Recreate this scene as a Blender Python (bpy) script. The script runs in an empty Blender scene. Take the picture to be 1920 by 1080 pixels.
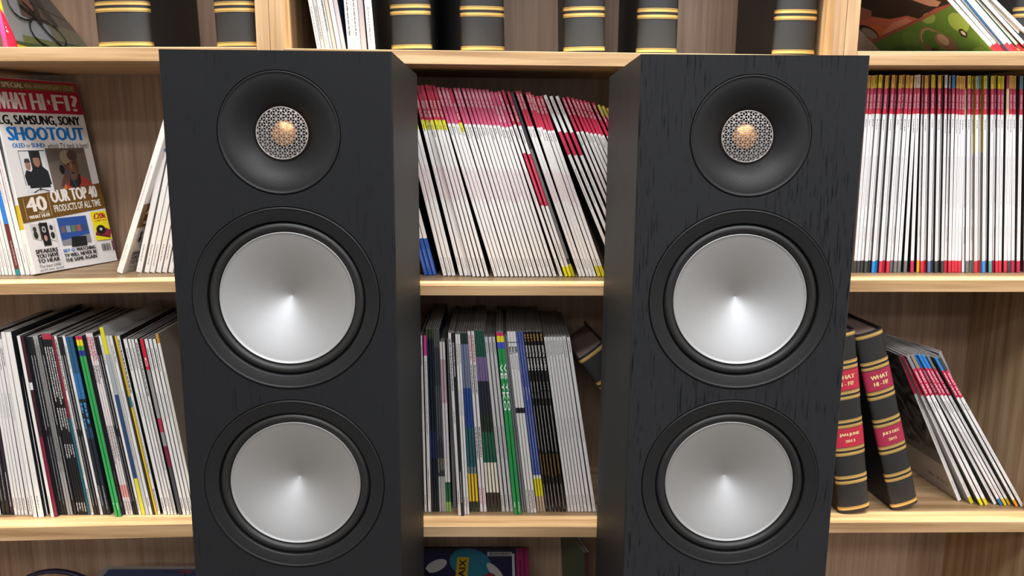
import bpy, bmesh, math, random
from mathutils import Vector, Matrix
rnd = random.Random(7)
SC = bpy.context.scene
COL = SC.collection

# ------------------------------------------------------------------ camera
FPX = 1505.136
CAM = Vector((0, 0, 1.0))
cyaw, cpit, crol = 0.014267909830569166, 0.18428841574337013, 0.007044159757439995
F = Vector((math.sin(cyaw)*math.cos(cpit), math.cos(cyaw)*math.cos(cpit), -math.sin(cpit)))
R0 = Vector((math.cos(cyaw), -math.sin(cyaw), 0)); U0 = R0.cross(F)
RV = math.cos(crol)*R0 + math.sin(crol)*U0
UV = -math.sin(crol)*R0 + math.cos(crol)*U0
cd = bpy.data.cameras.new('camera'); cam = bpy.data.objects.new('camera', cd); COL.objects.link(cam)
cd.sensor_width = 36; cd.lens = FPX*36/1920; cd.clip_start = .01
m3 = Matrix((RV, UV, -F)).transposed()
cam.matrix_world = Matrix.Translation(CAM) @ m3.to_4x4()
SC.camera = cam

# ------------------------------------------------------------------ light and exposure
SC.view_settings.view_transform = 'Standard'; SC.view_settings.look = 'None'
SC.view_settings.gamma = 1; SC.view_settings.use_curve_mapping = False
SC.view_settings.exposure = 1.0
W = bpy.data.worlds.new('world'); SC.world = W; W.use_nodes = True
W.node_tree.nodes['Background'].inputs[0].default_value = (.8, .87, 1, 1)
W.node_tree.nodes['Background'].inputs[1].default_value = 0.05

def area(name, loc, sx, sy, power, col, rot=(0, 0, 0)):
    l = bpy.data.lights.new(name, 'AREA'); l.shape = 'RECTANGLE'; l.size = sx; l.size_y = sy
    l.energy = power; l.color = col
    o = bpy.data.objects.new(name, l); COL.objects.link(o); o.location = loc; o.rotation_euler = rot
    return o
area('shelf_track_light', (.1, .97, 2.62), 3.0, .035, 120, (1, .92, .74))
PANELS = [(1.1, -.4), (-.4, -.5), (1.3, -2.2), (-.4, -2.2), (1.3, -3.9), (-.6, -3.9)]
for i, (px, py) in enumerate(PANELS):
    area('ceiling_panel_light', (px, py, 2.66), 1.15, .55, 24 if py > -1 else 24, (.95, .97, 1))

# ------------------------------------------------------------------ materials
def lin(h):
    if not isinstance(h, str): return (*h, 1)
    h = h.lstrip('#'); o = []
    if len(h) == 3: h = ''.join(c*2 for c in h)
    for i in (0, 2, 4):
        c = int(h[i:i+2], 16)/255
        o.append(c/12.92 if c <= .04045 else ((c+.055)/1.055)**2.4)
    return (*o, 1)
MC = {}
def mat(h, rough=.45, metal=0., name=None, spec=.5, coat=0):
    k = (h, rough, metal, spec, coat)
    if k in MC: return MC[k]
    m = bpy.data.materials.new(name or 'printed_ink'); m.use_nodes = True
    b = m.node_tree.nodes['Principled BSDF']
    b.inputs['Base Color'].default_value = lin(h)
    b.inputs['Roughness'].default_value = rough; b.inputs['Metallic'].default_value = metal
    b.inputs['Specular IOR Level'].default_value = spec
    b.inputs['Coat Weight'].default_value = coat
    MC[k] = m
    return m
def nodes(name):
    m = bpy.data.materials.new(name); m.use_nodes = True
    nt = m.node_tree; return m, nt, nt.nodes['Principled BSDF'], nt.nodes.new, nt.links.new
def wood(name, dark, mid, light, axis, rough=.42, seed=0):
    m, nt, b, N, L = nodes(name)
    tc = N('ShaderNodeTexCoord')
    def mapped(sc):
        mp = N('ShaderNodeMapping'); mp.inputs['Scale'].default_value = sc
        mp.inputs['Location'].default_value = (seed*3.1, seed*1.7, seed*.9)
        L(tc.outputs['Object'], mp.inputs['Vector']); return mp
    s = [38, 38, 38]; s[axis] = 1.6
    wv = N('ShaderNodeTexNoise'); wv.inputs['Scale'].default_value = 1; wv.inputs['Detail'].default_value = 4
    wv.inputs['Distortion'].default_value = 1.6
    L(mapped(tuple(s)).outputs[0], wv.inputs['Vector'])
    s2 = [260, 260, 260]; s2[axis] = 7
    fn = N('ShaderNodeTexNoise'); fn.inputs['Scale'].default_value = 1; fn.inputs['Detail'].default_value = 3
    L(mapped(tuple(s2)).outputs[0], fn.inputs['Vector'])
    s3 = [9, 9, 9]; s3[axis] = 1.1
    lg = N('ShaderNodeTexWave'); lg.wave_type = 'RINGS'; lg.inputs['Scale'].default_value = 1.2
    lg.inputs['Distortion'].default_value = 9; lg.inputs['Detail'].default_value = 3; lg.inputs['Detail Scale'].default_value = .6
    L(mapped(tuple(s3)).outputs[0], lg.inputs['Vector'])
    a = N('ShaderNodeMath'); a.operation = 'MULTIPLY_ADD'; a.inputs[1].default_value = .35
    L(fn.outputs['Fac'], a.inputs[0])
    a0 = N('ShaderNodeMath'); a0.operation = 'MULTIPLY'; a0.inputs[1].default_value = .5
    L(wv.outputs['Fac'], a0.inputs[0]); L(a0.outputs[0], a.inputs[2])
    c = N('ShaderNodeMath'); c.operation = 'MULTIPLY_ADD'; c.inputs[1].default_value = .16
    L(lg.outputs['Fac'], c.inputs[0]); L(a.outputs[0], c.inputs[2])
    r = N('ShaderNodeValToRGB'); e = r.color_ramp.elements
    e[0].position = .34; e[0].color = lin(dark); e[1].position = .66; e[1].color = lin(light)
    k = e.new(.5); k.color = lin(mid)
    L(c.outputs[0], r.inputs[0]); L(r.outputs[0], b.inputs['Base Color'])
    b.inputs['Roughness'].default_value = rough
    bp = N('ShaderNodeBump'); bp.inputs['Strength'].default_value = .12; bp.inputs['Distance'].default_value = .0006
    L(fn.outputs['Fac'], bp.inputs['Height']); L(bp.outputs[0], b.inputs['Normal'])
    return m
OAK_X = wood('oak_laminate_edge', '#8b6c4b', '#a98a66', '#bb9f7d', 0)
OAK_Z = wood('oak_laminate_upright', '#8e6f4f', '#a98b69', '#b99e7d', 2, seed=2)
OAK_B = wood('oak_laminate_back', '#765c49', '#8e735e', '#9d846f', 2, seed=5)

def veneer(nm, pd, base, p0, p1):
    m, nt, b, N, L = nodes(nm)
    tc = N('ShaderNodeTexCoord')
    mp = N('ShaderNodeMapping'); mp.inputs['Scale'].default_value = (620, 620, 30)
    L(tc.outputs['Object'], mp.inputs['Vector'])
    n = N('ShaderNodeTexNoise'); n.inputs['Scale'].default_value = 1; n.inputs['Detail'].default_value = 2
    n.inputs['Distortion'].default_value = .4
    L(mp.outputs[0], n.inputs['Vector'])
    mp2 = N('ShaderNodeMapping'); mp2.inputs['Scale'].default_value = (16, 16, 3)
    L(tc.outputs['Object'], mp2.inputs['Vector'])
    n2 = N('ShaderNodeTexNoise'); n2.inputs['Scale'].default_value = 1; n2.inputs['Detail'].default_value = 2
    L(mp2.outputs[0], n2.inputs['Vector'])
    ad = N('ShaderNodeMath'); ad.operation = 'MULTIPLY_ADD'; ad.inputs[1].default_value = -.35
    L(n2.outputs['Fac'], ad.inputs[0]); L(n.outputs['Fac'], ad.inputs[2])
    r = N('ShaderNodeValToRGB'); e = r.color_ramp.elements
    e[0].position = p0; e[0].color = lin(pd); e[1].position = p1; e[1].color = lin(base)
    L(ad.outputs[0], r.inputs[0]); L(r.outputs[0], b.inputs['Base Color'])
    b.inputs['Roughness'].default_value = .5; b.inputs['Specular IOR Level'].default_value = .09
    bp = N('ShaderNodeBump'); bp.inputs['Strength'].default_value = .5; bp.inputs['Distance'].default_value = .0004
    L(r.outputs[0], bp.inputs['Height']); L(bp.outputs[0], b.inputs['Normal'])
    return m
VENEER = veneer('black_oak_veneer', '#131416', '#1e1f21', .10, .19)
VENEER2 = veneer('black_oak_veneer_open_grain', '#0e0f11', '#232426', .15, .23)
def pages_mat(h, name):
    m, nt, b, N, L = nodes(name)
    tc = N('ShaderNodeTexCoord'); mp = N('ShaderNodeMapping'); mp.inputs['Scale'].default_value = (1800, 3, 3)
    L(tc.outputs['Object'], mp.inputs['Vector'])
    n = N('ShaderNodeTexNoise'); n.inputs['Scale'].default_value = 1; n.inputs['Detail'].default_value = 1
    L(mp.outputs[0], n.inputs['Vector'])
    mx = N('ShaderNodeMix'); mx.data_type = 'RGBA'; c = lin(h)
    mx.inputs['A'].default_value = (c[0]*.55, c[1]*.55, c[2]*.55, 1); mx.inputs['B'].default_value = c
    L(n.outputs['Fac'], mx.inputs['Factor']); L(mx.outputs['Result'], b.inputs['Base Color'])
    b.inputs['Roughness'].default_value = .8
    return m
PAGES = pages_mat('#86807c', 'magazine_page_edges')
BPAGES = pages_mat('#8d746c', 'bound_page_edges')
def mono_photo(name, lo, hi, sc):
    m, nt, b, N, L = nodes(name)
    tc = N('ShaderNodeTexCoord')
    n = N('ShaderNodeTexNoise'); n.inputs['Scale'].default_value = sc; n.inputs['Detail'].default_value = 5
    n.inputs['Distortion'].default_value = 1.5
    L(tc.outputs['Object'], n.inputs['Vector'])
    r = N('ShaderNodeValToRGB'); e = r.color_ramp.elements
    e[0].position = .42; e[0].color = lin(lo); e[1].position = .66; e[1].color = lin(hi)
    L(n.outputs['Fac'], r.inputs[0]); L(r.outputs[0], b.inputs['Base Color'])
    b.inputs['Roughness'].default_value = .4
    return m
MONO = mono_photo('printed_monochrome_photo', '#141414', '#7a7a78', 26)
MONO2 = mono_photo('printed_grey_photo', '#2a2e33', '#6f7478', 9)
def leather():
    m, nt, b, N, L = nodes('black_leathercloth')
    b.inputs['Base Color'].default_value = lin('#1c1d1f'); b.inputs['Roughness'].default_value = .5
    tc = N('ShaderNodeTexCoord'); n = N('ShaderNodeTexNoise'); n.inputs['Scale'].default_value = 900
    L(tc.outputs['Object'], n.inputs['Vector'])
    bp = N('ShaderNodeBump'); bp.inputs['Strength'].default_value = .15; bp.inputs['Distance'].default_value = .0005
    L(n.outputs['Fac'], bp.inputs['Height']); L(bp.outputs[0], b.inputs['Normal'])
    return m
LEATHER = leather()
GILT = mat('#d9b36a', .38, .55, 'gilt_foil')
GILTP = mat('#e9d09a', .5, .2, 'gilt_lettering')

# ------------------------------------------------------------------ mesh helpers
def link(name, me, parent=None, mw=None):
    o = bpy.data.objects.new(name, me); COL.objects.link(o)
    if parent is not None: o.parent = parent
    if mw is not None: o.matrix_local = mw if parent is not None else mw
    return o
def tag(o, label=None, cat=None, group=None, kind=None):
    if label: o['label'] = label
    if cat: o['category'] = cat
    if group: o['group'] = group
    if kind: o['kind'] = kind
    return o
def empty(name, mw, label, cat, group=None):
    o = bpy.data.objects.new(name, None); COL.objects.link(o); o.empty_display_size = .02
    o.matrix_world = mw
    return tag(o, label, cat, group)
def mesh(name, V, Fc, mats, idx=None, smooth=False):
    me = bpy.data.meshes.new(name); me.from_pydata([tuple(v) for v in V], [], Fc)
    for m in mats: me.materials.append(m)
    if idx: me.polygons.foreach_set('material_index', idx)
    if smooth: me.polygons.foreach_set('use_smooth', [True]*len(me.polygons))
    me.update(); return me
def hexa(P, m, bevel=0., name='board'):
    """P: eight corners, bottom four then top four, both counter-clockwise"""
    bm = bmesh.new(); v = [bm.verts.new(p) for p in P]
    for f in ((3, 2, 1, 0), (4, 5, 6, 7), (0, 1, 5, 4), (1, 2, 6, 5), (2, 3, 7, 6), (3, 0, 4, 7)): bm.faces.new([v[i] for i in f])
    if bevel: bmesh.ops.bevel(bm, geom=bm.edges[:], offset=bevel, segments=2, profile=.5, affect='EDGES')
    me = bpy.data.meshes.new(name); bm.to_mesh(me); bm.free(); me.materials.append(m); return me
def box(x0, x1, y0, y1, z0, z1, m, bevel=0., name='board'):
    return hexa([(x0, y0, z0), (x1, y0, z0), (x1, y1, z0), (x0, y1, z0), (x0, y0, z1), (x1, y0, z1), (x1, y1, z1), (x0, y1, z1)], m, bevel, name)
def lathe(prof, m, n=96, name='lathe', smooth=True, cap=False):
    """profile of (radius, y) turned about the y axis; y grows away from the viewer"""
    V = []; Fc = []
    for r, y in prof:
        for i in range(n):
            a = 2*math.pi*i/n; V.append((r*math.cos(a), y, r*math.sin(a)))
    for j in range(len(prof)-1):
        for i in range(n):
            k = (i+1) % n; Fc.append((j*n+i, j*n+k, (j+1)*n+k, (j+1)*n+i))
    if cap: Fc.append(tuple(range((len(prof)-1)*n, len(prof)*n)))
    me = mesh(name, V, Fc, [m], smooth=smooth)
    return me

GC = {}
def glyphs(s, bold=0.):
    k = (s, bold)
    if k not in GC:
        cu = bpy.data.curves.new('lettering', 'FONT'); cu.body = s; cu.offset = bold; cu.resolution_u = 2
        o = bpy.data.objects.new('lettering', cu); COL.objects.link(o)
        dg = bpy.context.evaluated_depsgraph_get(); dg.update()
        me = o.evaluated_get(dg).to_mesh()
        V = [(v.co.x, v.co.y) for v in me.vertices]; P = [tuple(p.vertices) for p in me.polygons]
        o.evaluated_get(dg).to_mesh_clear()
        bpy.data.objects.remove(o); bpy.data.curves.remove(cu)
        xs = [v[0] for v in V]; ys = [v[1] for v in V]
        GC[k] = (V, P, min(xs), max(xs), min(ys), max(ys))
    return GC[k]
class Print:
    """flat print drawn as polygons on a surface; X right, Y up in metres"""
    def __init__(s): s.V = []; s.F = []; s.I = []; s.M = []; s.z = .00008; s.rough = .45
    gain = 1.0
    def _m(s, h):
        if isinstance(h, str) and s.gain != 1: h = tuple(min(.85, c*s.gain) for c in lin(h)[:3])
        m = h if not isinstance(h, str) and not isinstance(h, tuple) else mat(h, s.rough)
        if m not in s.M: s.M.append(m)
        return s.M.index(m)
    clip = None
    def poly(s, pts, h):
        if s.clip:
            x0, y0, x1, y1 = s.clip
            for ax, lim, sg in ((0, x0, 1), (0, x1, -1), (1, y0, 1), (1, y1, -1)):
                out = []
                for i in range(len(pts)):
                    a, b = pts[i-1], pts[i]; da, db = (a[ax]-lim)*sg, (b[ax]-lim)*sg
                    if (da < 0) != (db < 0): t = da/(da-db); out.append((a[0]+(b[0]-a[0])*t, a[1]+(b[1]-a[1])*t))
                    if db >= 0: out.append(b)
                pts = out
                if len(pts) < 3: return
        b = len(s.V); s.V += [(x, y, s.z) for x, y in pts]; s.F.append(tuple(range(b, b+len(pts)))); s.I.append(s._m(h)); s.z += .00002
    def rect(s, x0, y0, x1, y1, h): s.poly([(x0, y0), (x1, y0), (x1, y1), (x0, y1)], h)
    def rects(s, L, h):
        k = s._m(h)
        for x0, y0, x1, y1 in L:
            b = len(s.V); s.V += [(x0, y0, s.z), (x1, y0, s.z), (x1, y1, s.z), (x0, y1, s.z)]; s.F.append((b, b+1, b+2, b+3)); s.I.append(k)
        s.z += .00002
    def ell(s, cx, cy, rx, ry, h, n=22, a=0, t0=0, t1=360):
        p = []
        for i in range(n if t1-t0 == 360 else n+1):
            t = math.radians(t0+(t1-t0)*i/n); x, y = rx*math.cos(t), ry*math.sin(t)
            p.append((cx+x*math.cos(a)-y*math.sin(a), cy+x*math.sin(a)+y*math.cos(a)))
        s.poly(p, h)
    def line(s, pts, w, h):
        for (x0, y0), (x1, y1) in zip(pts, pts[1:]):
            d = math.hypot(x1-x0, y1-y0) or 1; nx, ny = -(y1-y0)/d*w/2, (x1-x0)/d*w/2
            s.poly([(x0+nx, y0+ny), (x1+nx, y1+ny), (x1-nx, y1-ny), (x0-nx, y0-ny)][::-1], h); s.z -= .00002
        s.z += .00002
    def text(s, t, x0, y0, x1, y1, h, bold=0., rot=0, shear=0.):
        if bold > .02:
            dx = (y1-y0)*min(.07, bold*1.7); z = s.z
            for q in (-1, -.5, .5, 1): s.text(t, x0+dx*q*math.cos(rot), y0+dx*q*math.sin(rot), x1+dx*q*math.cos(rot), y1+dx*q*math.sin(rot), h, 0, rot, shear); s.z = z+.00001*(q+1)
            bold = 0
        V, P, a0, a1, b0, b1 = glyphs(t, bold); k = s._m(h); b = len(s.V)
        c, sn = math.cos(rot), math.sin(rot)
        for x, y in V:
            X = (x-a0)/(a1-a0)*(x1-x0); Y = (y-b0)/(b1-b0)*(y1-y0); X += shear*Y
            s.V.append((x0+X*c-Y*sn, y0+X*sn+Y*c, s.z))
        for p in P: s.F.append(tuple(b+i for i in p)); s.I.append(k)
        s.z += .00002
    def micro(s, x0, y0, x1, y1, h, r, fill=.75):
        L = []; x = x0; ch = (y1-y0)*.55
        while x < x1:
            w = ch*r.uniform(1.5, 5.5); e = min(x+w, x1)
            q = x
            while q < e:
                cw = ch*r.uniform(.45, .75); yy = y0+(y1-y0)*r.choice((0, .12, .12)); L.append((q, yy, min(q+cw, e), y0+(y1-y0)*r.choice((.75, .8, 1)))); q += cw*1.28
            x = e+ch*.8
        s.rects(L, h)
    def build(s, name, parent, M, label=None):
        if not s.V: return None
        o = link(name, mesh(name, s.V, s.F, s.M, s.I), parent, M)
        if label: o['label'] = label
        return o
def frame(o, X, Y):
    X = Vector(X); Y = Vector(Y); Z = X.cross(Y)
    M = Matrix((X, Y, Z)).transposed().to_4x4(); M.translation = Vector(o); return M

def at(u, v, y):
    d = F + RV*((u-960)/FPX) - UV*((v-540)/FPX); return CAM + d*(y/d.y)
def atz(u, v, z):
    d = F + RV*((u-960)/FPX) - UV*((v-540)/FPX); return CAM + d*((z-CAM.z)/d.z)

# ------------------------------------------------------------------ the room
def struct(name, me):
    o = link(name, me); o['kind'] = 'structure'; return o
WALLM = mat('#cfcac3', .9, 0, 'wall_paint')
struct('floor', box(-3.2, 3.2, -5.4, 1.46, -.05, 0, mat('#4a4644', .9, 0, 'grey_carpet'), name='floor'))
struct('ceiling', box(-3.2, 3.2, -5.4, 1.46, 2.7, 2.75, mat('#d8d6d2', .9, 0, 'ceiling_tile'), name='ceiling'))
struct('wall_back', box(-3.2, 3.2, 1.46, 1.54, 0, 2.7, WALLM, name='wall'))
struct('wall_front', box(-3.2, 3.2, -5.48, -5.4, 0, 2.7, mat('#b5b2ae', .9, 0, 'far_wall_paint'), name='wall'))
struct('wall_left', box(-3.28, -3.2, -5.4, 1.46, 0, 2.7, WALLM, name='wall'))
struct('wall_right', box(3.2, 3.28, -5.4, 1.46, 0, 2.7, WALLM, name='wall'))

# ------------------------------------------------------------------ bookcases
YF, YB, T = 1.1506, 1.396, .0187
def lerpz(x0, z0, x1, z1): return lambda x: 1+z0+(z1-z0)*(x-x0)/(x1-x0)
ZL = dict(A=lerpz(-.6874, .1183, -.4694, .1201), B=lerpz(-.7233, -.2116, -.4725, -.2065), C=lerpz(-.7648, -.5917, -.4736, -.5846))
ZC = dict(A=lerpz(-.2994, .1197, .1545, .1178), B=lerpz(-.11, -.2111, .14, -.2104), C=lerpz(-.11, -.5891, .14, -.5895))
ZR = dict(A=lerpz(.5183, .1226, .7276, .124), B=lerpz(.516, -.2003, .7679, -.1992), C=lerpz(.5128, -.582, .8156, -.5806))
for Z, s in ((ZL, 0), (ZC, 0), (ZR, 0)):
    Z['D'] = lambda x: .048
    Z['E'] = lambda x: 1.455
THK = dict(A=.0192, B=.0165, C=.0205, D=.02, E=.019)
def bookcase(label, x0, x1, Z, thk):
    r = empty('bookcase', Matrix.Translation(((x0+x1)/2, YF, 0)), label, 'bookcase', 'adjoining oak bookcase units')
    inv = r.matrix_world.inverted()
    def P(n, me): return link(n, me, r, inv)
    g = .0006
    P('side_panel', box(x0+g/2, x0+T, YF, YB, 0, 1.87, OAK_Z, .0006)); P('side_panel', box(x1-T, x1-g/2, YF, YB, 0, 1.87, OAK_Z, .0006))
    P('top_panel', box(x0+T, x1-T, YF, YB, 1.85, 1.87, OAK_X, .0006))
    P('back_panel', box(x0+g, x1-g, YB, YB+.008, 0, 1.87, OAK_B))
    P('plinth', box(x0+T, x1-T, YF+.02, YF+.038, 0, .028, OAK_X))
    a, b = x0+T+.0004, x1-T-.0004
    for k in 'EABCD':
        z = Z[k]; t = thk.get(k, THK[k])
        P('shelf', hexa([(a, YF, z(a)-t), (b, YF, z(b)-t), (b, YB, z(b)-t), (a, YB, z(a)-t), (a, YF, z(a)), (b, YF, z(b)), (b, YB, z(b)), (a, YB, z(a))], OAK_X, .0007))
    return r
XL0, XC0, XC1, XR1 = -1.12, -.3185, .4752, .8628
bookcase('oak-effect bookcase at the left, leftmost of the three joined units', XL0, XC0, ZL, dict(C=.022))
bookcase('oak-effect bookcase in the middle, behind and between the two black speakers', XC0, XC1, ZC, dict(B=.0152, C=.0176, A=.0187))
bookcase('oak-effect bookcase at the right, behind the right black speaker', XC1, XR1, ZR, dict(C=.018, B=.018))

# ------------------------------------------------------------------ magazines
ORD = ['first', 'second', 'third', 'fourth', 'fifth', 'sixth', 'seventh', 'eighth', 'ninth', 'tenth', 'eleventh', 'twelfth', 'thirteenth', 'fourteenth',
       'fifteenth', 'sixteenth', 'seventeenth', 'eighteenth', 'nineteenth', 'twentieth', 'twenty-first', 'twenty-second', 'twenty-third', 'twenty-fourth', 'twenty-fifth',
       'twenty-sixth', 'twenty-seventh', 'twenty-eighth', 'twenty-ninth', 'thirtieth']
WHT, INK, RED, PNK = '#e9e6e4', '#33343a', '#c8284c', '#d9587e'
def mag_mesh(t, h, d, bands, left, right):
    """cover wrapped round the page block: spine at y=0, covers at x=0 and x=t; bands measured from the top"""
    c, e = min(.0004, t*.12), min(.0006, t*.18)
    O = [(0, d), (0, e), (e, 0), (t-e, 0), (t, e), (t, d), (t-c, d), (t-c, c), (c, c), (c, d)]
    cuts = sorted({0., 1.} | {b for L in (bands, left, right) for q in L for b in q[:2]})
    mats = []; 
    def mi(h):
        m = mat(h, .4) if isinstance(h, str) else h
        if m not in mats: mats.append(m)
        return mats.index(m)
    def pick(L, f):
        r = L[0][2]
        for a, b, col in L:
            if a <= f <= b: r = col
        return r
    V = [(x, y, h*(1-f)) for f in cuts for x, y in O]; Fc = []; I = []
    n = len(O)
    for j in range(len(cuts)-1):
        f = (cuts[j]+cuts[j+1])/2
        sp, le, ri = mi(pick(bands, f)), mi(pick(left, f)), mi(pick(right, f)); wh = mi('#d8d4d0')
        for i in range(n):
            k = (i+1) % n
            Fc.append((j*n+i, (j+1)*n+i, (j+1)*n+k, j*n+k))
            I.append(le if i == 0 else sp if i in (1, 2, 3) else ri if i == 4 else wh)
    Fc.append(tuple(range(n))[::-1]); I.append(mi('#d8d4d0'))
    Fc.append(tuple(range((len(cuts)-1)*n, len(cuts)*n))); I.append(mi('#d8d4d0'))
    me = bpy.data.meshes.new('magazine'); me.from_pydata(V, [], [f[::-1] for f in Fc])
    for m in mats: me.materials.append(m)
    me.polygons.foreach_set('material_index', I); me.update()
    bm = bmesh.new(); bm.from_mesh(me); bmesh.ops.recalc_face_normals(bm, faces=bm.faces); bm.to_mesh(me); bm.free()
    return me
def place(P, up, yaw=0.):
    ez = up.normalized(); ey = Vector((-math.sin(yaw), math.cos(yaw), 0)); ey = (ey-ez*ey.dot(ez)).normalized(); ex = ey.cross(ez)
    M = Matrix((ex, ey, ez)).transposed().to_4x4(); M.translation = P; return M
def place2(P, Q, yaw):
    """edge from P towards Q with the foot kept level on the shelf, turned by yaw"""
    ey = Vector((-math.sin(yaw), math.cos(yaw), 0)); N = (P-CAM).cross(Q-CAM); ez = ey.cross(N).normalized()
    if ez.z < 0: ez = -ez
    ex = ey.cross(ez); M = Matrix((ex, ey, ez)).transposed().to_4x4(); M.translation = P
    d1 = (P-CAM); d2 = (Q-CAM)     # length that ends on the ray through Q
    w0 = P-CAM; a = ez.dot(ez); b = ez.dot(d2); c = d2.dot(d2); d = ez.dot(w0); e = d2.dot(w0)
    return M, (b*e-c*d)/(a*c-b*b)
def magazine(M, t, h, d, st, label, group, seed=0):
    o = link('magazine', mag_mesh(t, h, d, st['bands'], st.get('left', [(0, 1, '#23282b')]), st.get('right', [(0, 1, '#23282b')])))
    o.matrix_world = M; tag(o, label, 'magazine', group)
    c = .0006
    link('pages', box(c, t-c, c, d-.0012, .0012, h-.0012, PAGES, name='pages'), o)
    p = Print(); r = random.Random(seed)
    for q in st.get('texts', []):
        kind, f0, f1, s, col, a, b = q
        if kind == 'T': p.text(s, f0*h, a*t, f1*h, b*t, col, .015)
        else: p.micro(f0*h, a*t, (f1+r.uniform(-.02, .02))*h, b*t, col, r)
    q = p.build('spine_lettering', o, frame((0, 0, h), (0, 0, -1), (1, 0, 0)))
    if q: q['kind'] = 'stuff'
    return o

def hf(red=PNK, topw='T', lower=False, **k):
    """white spine with a red masthead band at the head"""
    t0, t1 = (.075, .16) if lower else (.012, .095)
    d = dict(desc='white-spined magazine with red head', bands=[(0, 1, WHT), (0, .185, red)],
             texts=[('T', t0, t1, 'WHAT HI-FI?', WHT, .2, .8), ('M', .2, .245, '', '#4a4648', .3, .62), ('M', .41, .59, '', '#d79aa8', .2, .4),
                    ('M', .43, .58, '', '#d79aa8', .6, .78), ('M', .9, .965, '', '#8a8583', .35, .6)])
    d.update(k); return d
ST = {}
ST['hf'] = hf(); ST['hfr'] = hf(RED); ST['hfl'] = hf(lower=True)
ST['hfr2'] = hf(RED, left=[(0, 1, MONO)])
ST['hfy'] = hf(lower=True, desc='red-headed magazine with yellow patch', bands=[(0, 1, WHT), (0, .175, RED), (.175, .225, '#dcd63a')])
ST['hfw'] = hf(desc='white-headed magazine with red band', bands=[(0, 1, WHT), (.195, .32, RED)], left=[(0, 1, MONO)], right=[(0, 1, MONO)],
    texts=[('T', .02, .1, 'WHAT HI-FI?', '#b8405a', .25, .75), ('M', .4, .6, '', '#8a8583', .3, .6), ('M', .9, .96, '', '#8a8583', .3, .6)])
ST['hfm'] = hf(desc='magazine with crimson middle, yellow foot', bands=[(0, 1, WHT), (0, .18, RED), (.33, .61, '#c92548'), (.945, 1, '#e8de12')],
    texts=[('T', .075, .16, 'WHAT HI-FI?', WHT, .2, .8), ('M', .2, .26, '', '#4a4648', .3, .62), ('M', .36, .58, '', '#e88aa0', .35, .6), ('M', .82, .92, '', '#8a8583', .35, .6)])
ST['hfk'] = hf(RED, desc='black-sided magazine with red head', left=[(0, 1, '#0d0d10')], right=[(0, 1, '#0d0d10')])
ST['bk'] = dict(desc='charcoal-covered magazine with dull yellow foot', bands=[(0, 1, '#2b2b2f'), (.3, .9, '#6a6a68'), (.93, 1, '#b5aa22')], left=[(0, 1, MONO)], right=[(0, 1, MONO)])
ST['hfyf'] = hf(RED, desc='red-headed magazine with yellow foot', bands=[(0, 1, WHT), (0, .185, RED), (.94, 1, '#e3d610')],
    left=[(0, 1, '#d9d5cf')])
ST['hfyt'] = hf(RED, desc='yellow-headed magazine above red band', bands=[(0, 1, WHT), (0, .06, '#d8c81e'), (.06, .2, RED)])
ST['blue'] = dict(desc='white magazine with blue lower spine', bands=[(0, 1, WHT), (.8, 1, '#2d57ad')], texts=[('M', .86, .97, '', '#7f9ad8', .35, .6)], right=[(0, 1, '#14181a')])

def run_row(items, Z, key, vb, row, group, depth=.212, order='l', yaw=0., frm=None):
    """items: (foot u, head u, width in px, head v, style, [foot v], [extra])"""
    n = len(items)
    for i, it in enumerate(items):
        ub, ut, w, vt, st = it[:5]; v = it[5] if len(it) > 5 and it[5] else vb; yw = it[6] if len(it) > 6 else yaw
        S = ST[st] if isinstance(st, str) else st
        zf = Z[key]
        x = at(ub, v, 1.2).x
        yy = atz(ub, v, zf(x)).y if key in 'BC' else 1.19+.004*math.sin(i*2.3)
        yy = max(YF+.012, min(yy, 1.245)); P = at(ub, v, yy); P.z = zf(P.x)+.0004
        Q = at(ut, vt, yy); up = Q-P
        t = w*yy/FPX; h = up.length; lean = math.atan2(up.x, up.z)
        t *= math.cos(lean); t = max(.0016, t)
        if lean > 0: P.z += t*math.sin(lean)
        M = place(P, up)
        if yw: M, h = place2(P, P+up, yw)
        d = min(depth, YB-yy-.006)
        if i < n-1-i or n < 4: o_, side = ORD[i], 'left'
        else: o_, side = ORD[n-1-i], 'right'
        magazine(M, t, h, d, S, '%s, %s from %s in %s' % (S['desc'], o_, side, row), group, i+len(row)*31)

# --- middle bay, upper shelf: the leaning red-headed row
tops = [(788, 161, 'hfy'), (796, 160, 'hfy'), (802.6, 161, 'hfy'), (810, 161, 'hfy'), (818, 164.5, 'hf'), (826, 164.5, 'hf'), (833.5, 166, 'hf'), (840.5, 167, 'hfy'),
        (849, 166, 'hf'), (856, 166, 'hf'), (865, 166.5, 'hf'), (873, 167, 'hf'), (880.4, 167, 'hf'), (887.8, 168, 'hf'), (895, 168.5, 'hf'), (902.6, 169, 'hf'), (910, 169, 'hf'),
        (918, 172.5, 'hfl'), (925.7, 173.5, 'hfl'), (932, 172, 'hf'), (939.6, 169.5, 'hfm'), (950, 172, 'hfm'), (957, 174, 'bk'), (965.5, 171.5, 'hfr'), (971.5, 171.5, 'hfr'),
        (984, 174, 'hfr'), (989, 173.5, 'hfr'), (995.5, 179, 'hfr'), (1003.5, 181.5, 'hfyf'), (1010.5, 181, 'hfyf'), (1018.5, 179.5, 'hfw'), (1029.8, 181.5, 'hfw'), (1041, 181.5, 'hfw'),
        (1053, 184, 'hfr2'), (1061, 183, 'hfr2'), (1070, 185, 'hfr2'), (1077.6, 187.5, 'hfr2'), (1085, 188.5, 'hfr2'), (1092.6, 190, 'hfr2'), (1099.5, 192.5, 'hfr2'), (1109, 194, 'hfk'),
        (1119.5, 198, 'hfyt'), (1127.5, 200, 'hfyt'), (1136, 204, 'hfyt')]
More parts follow.
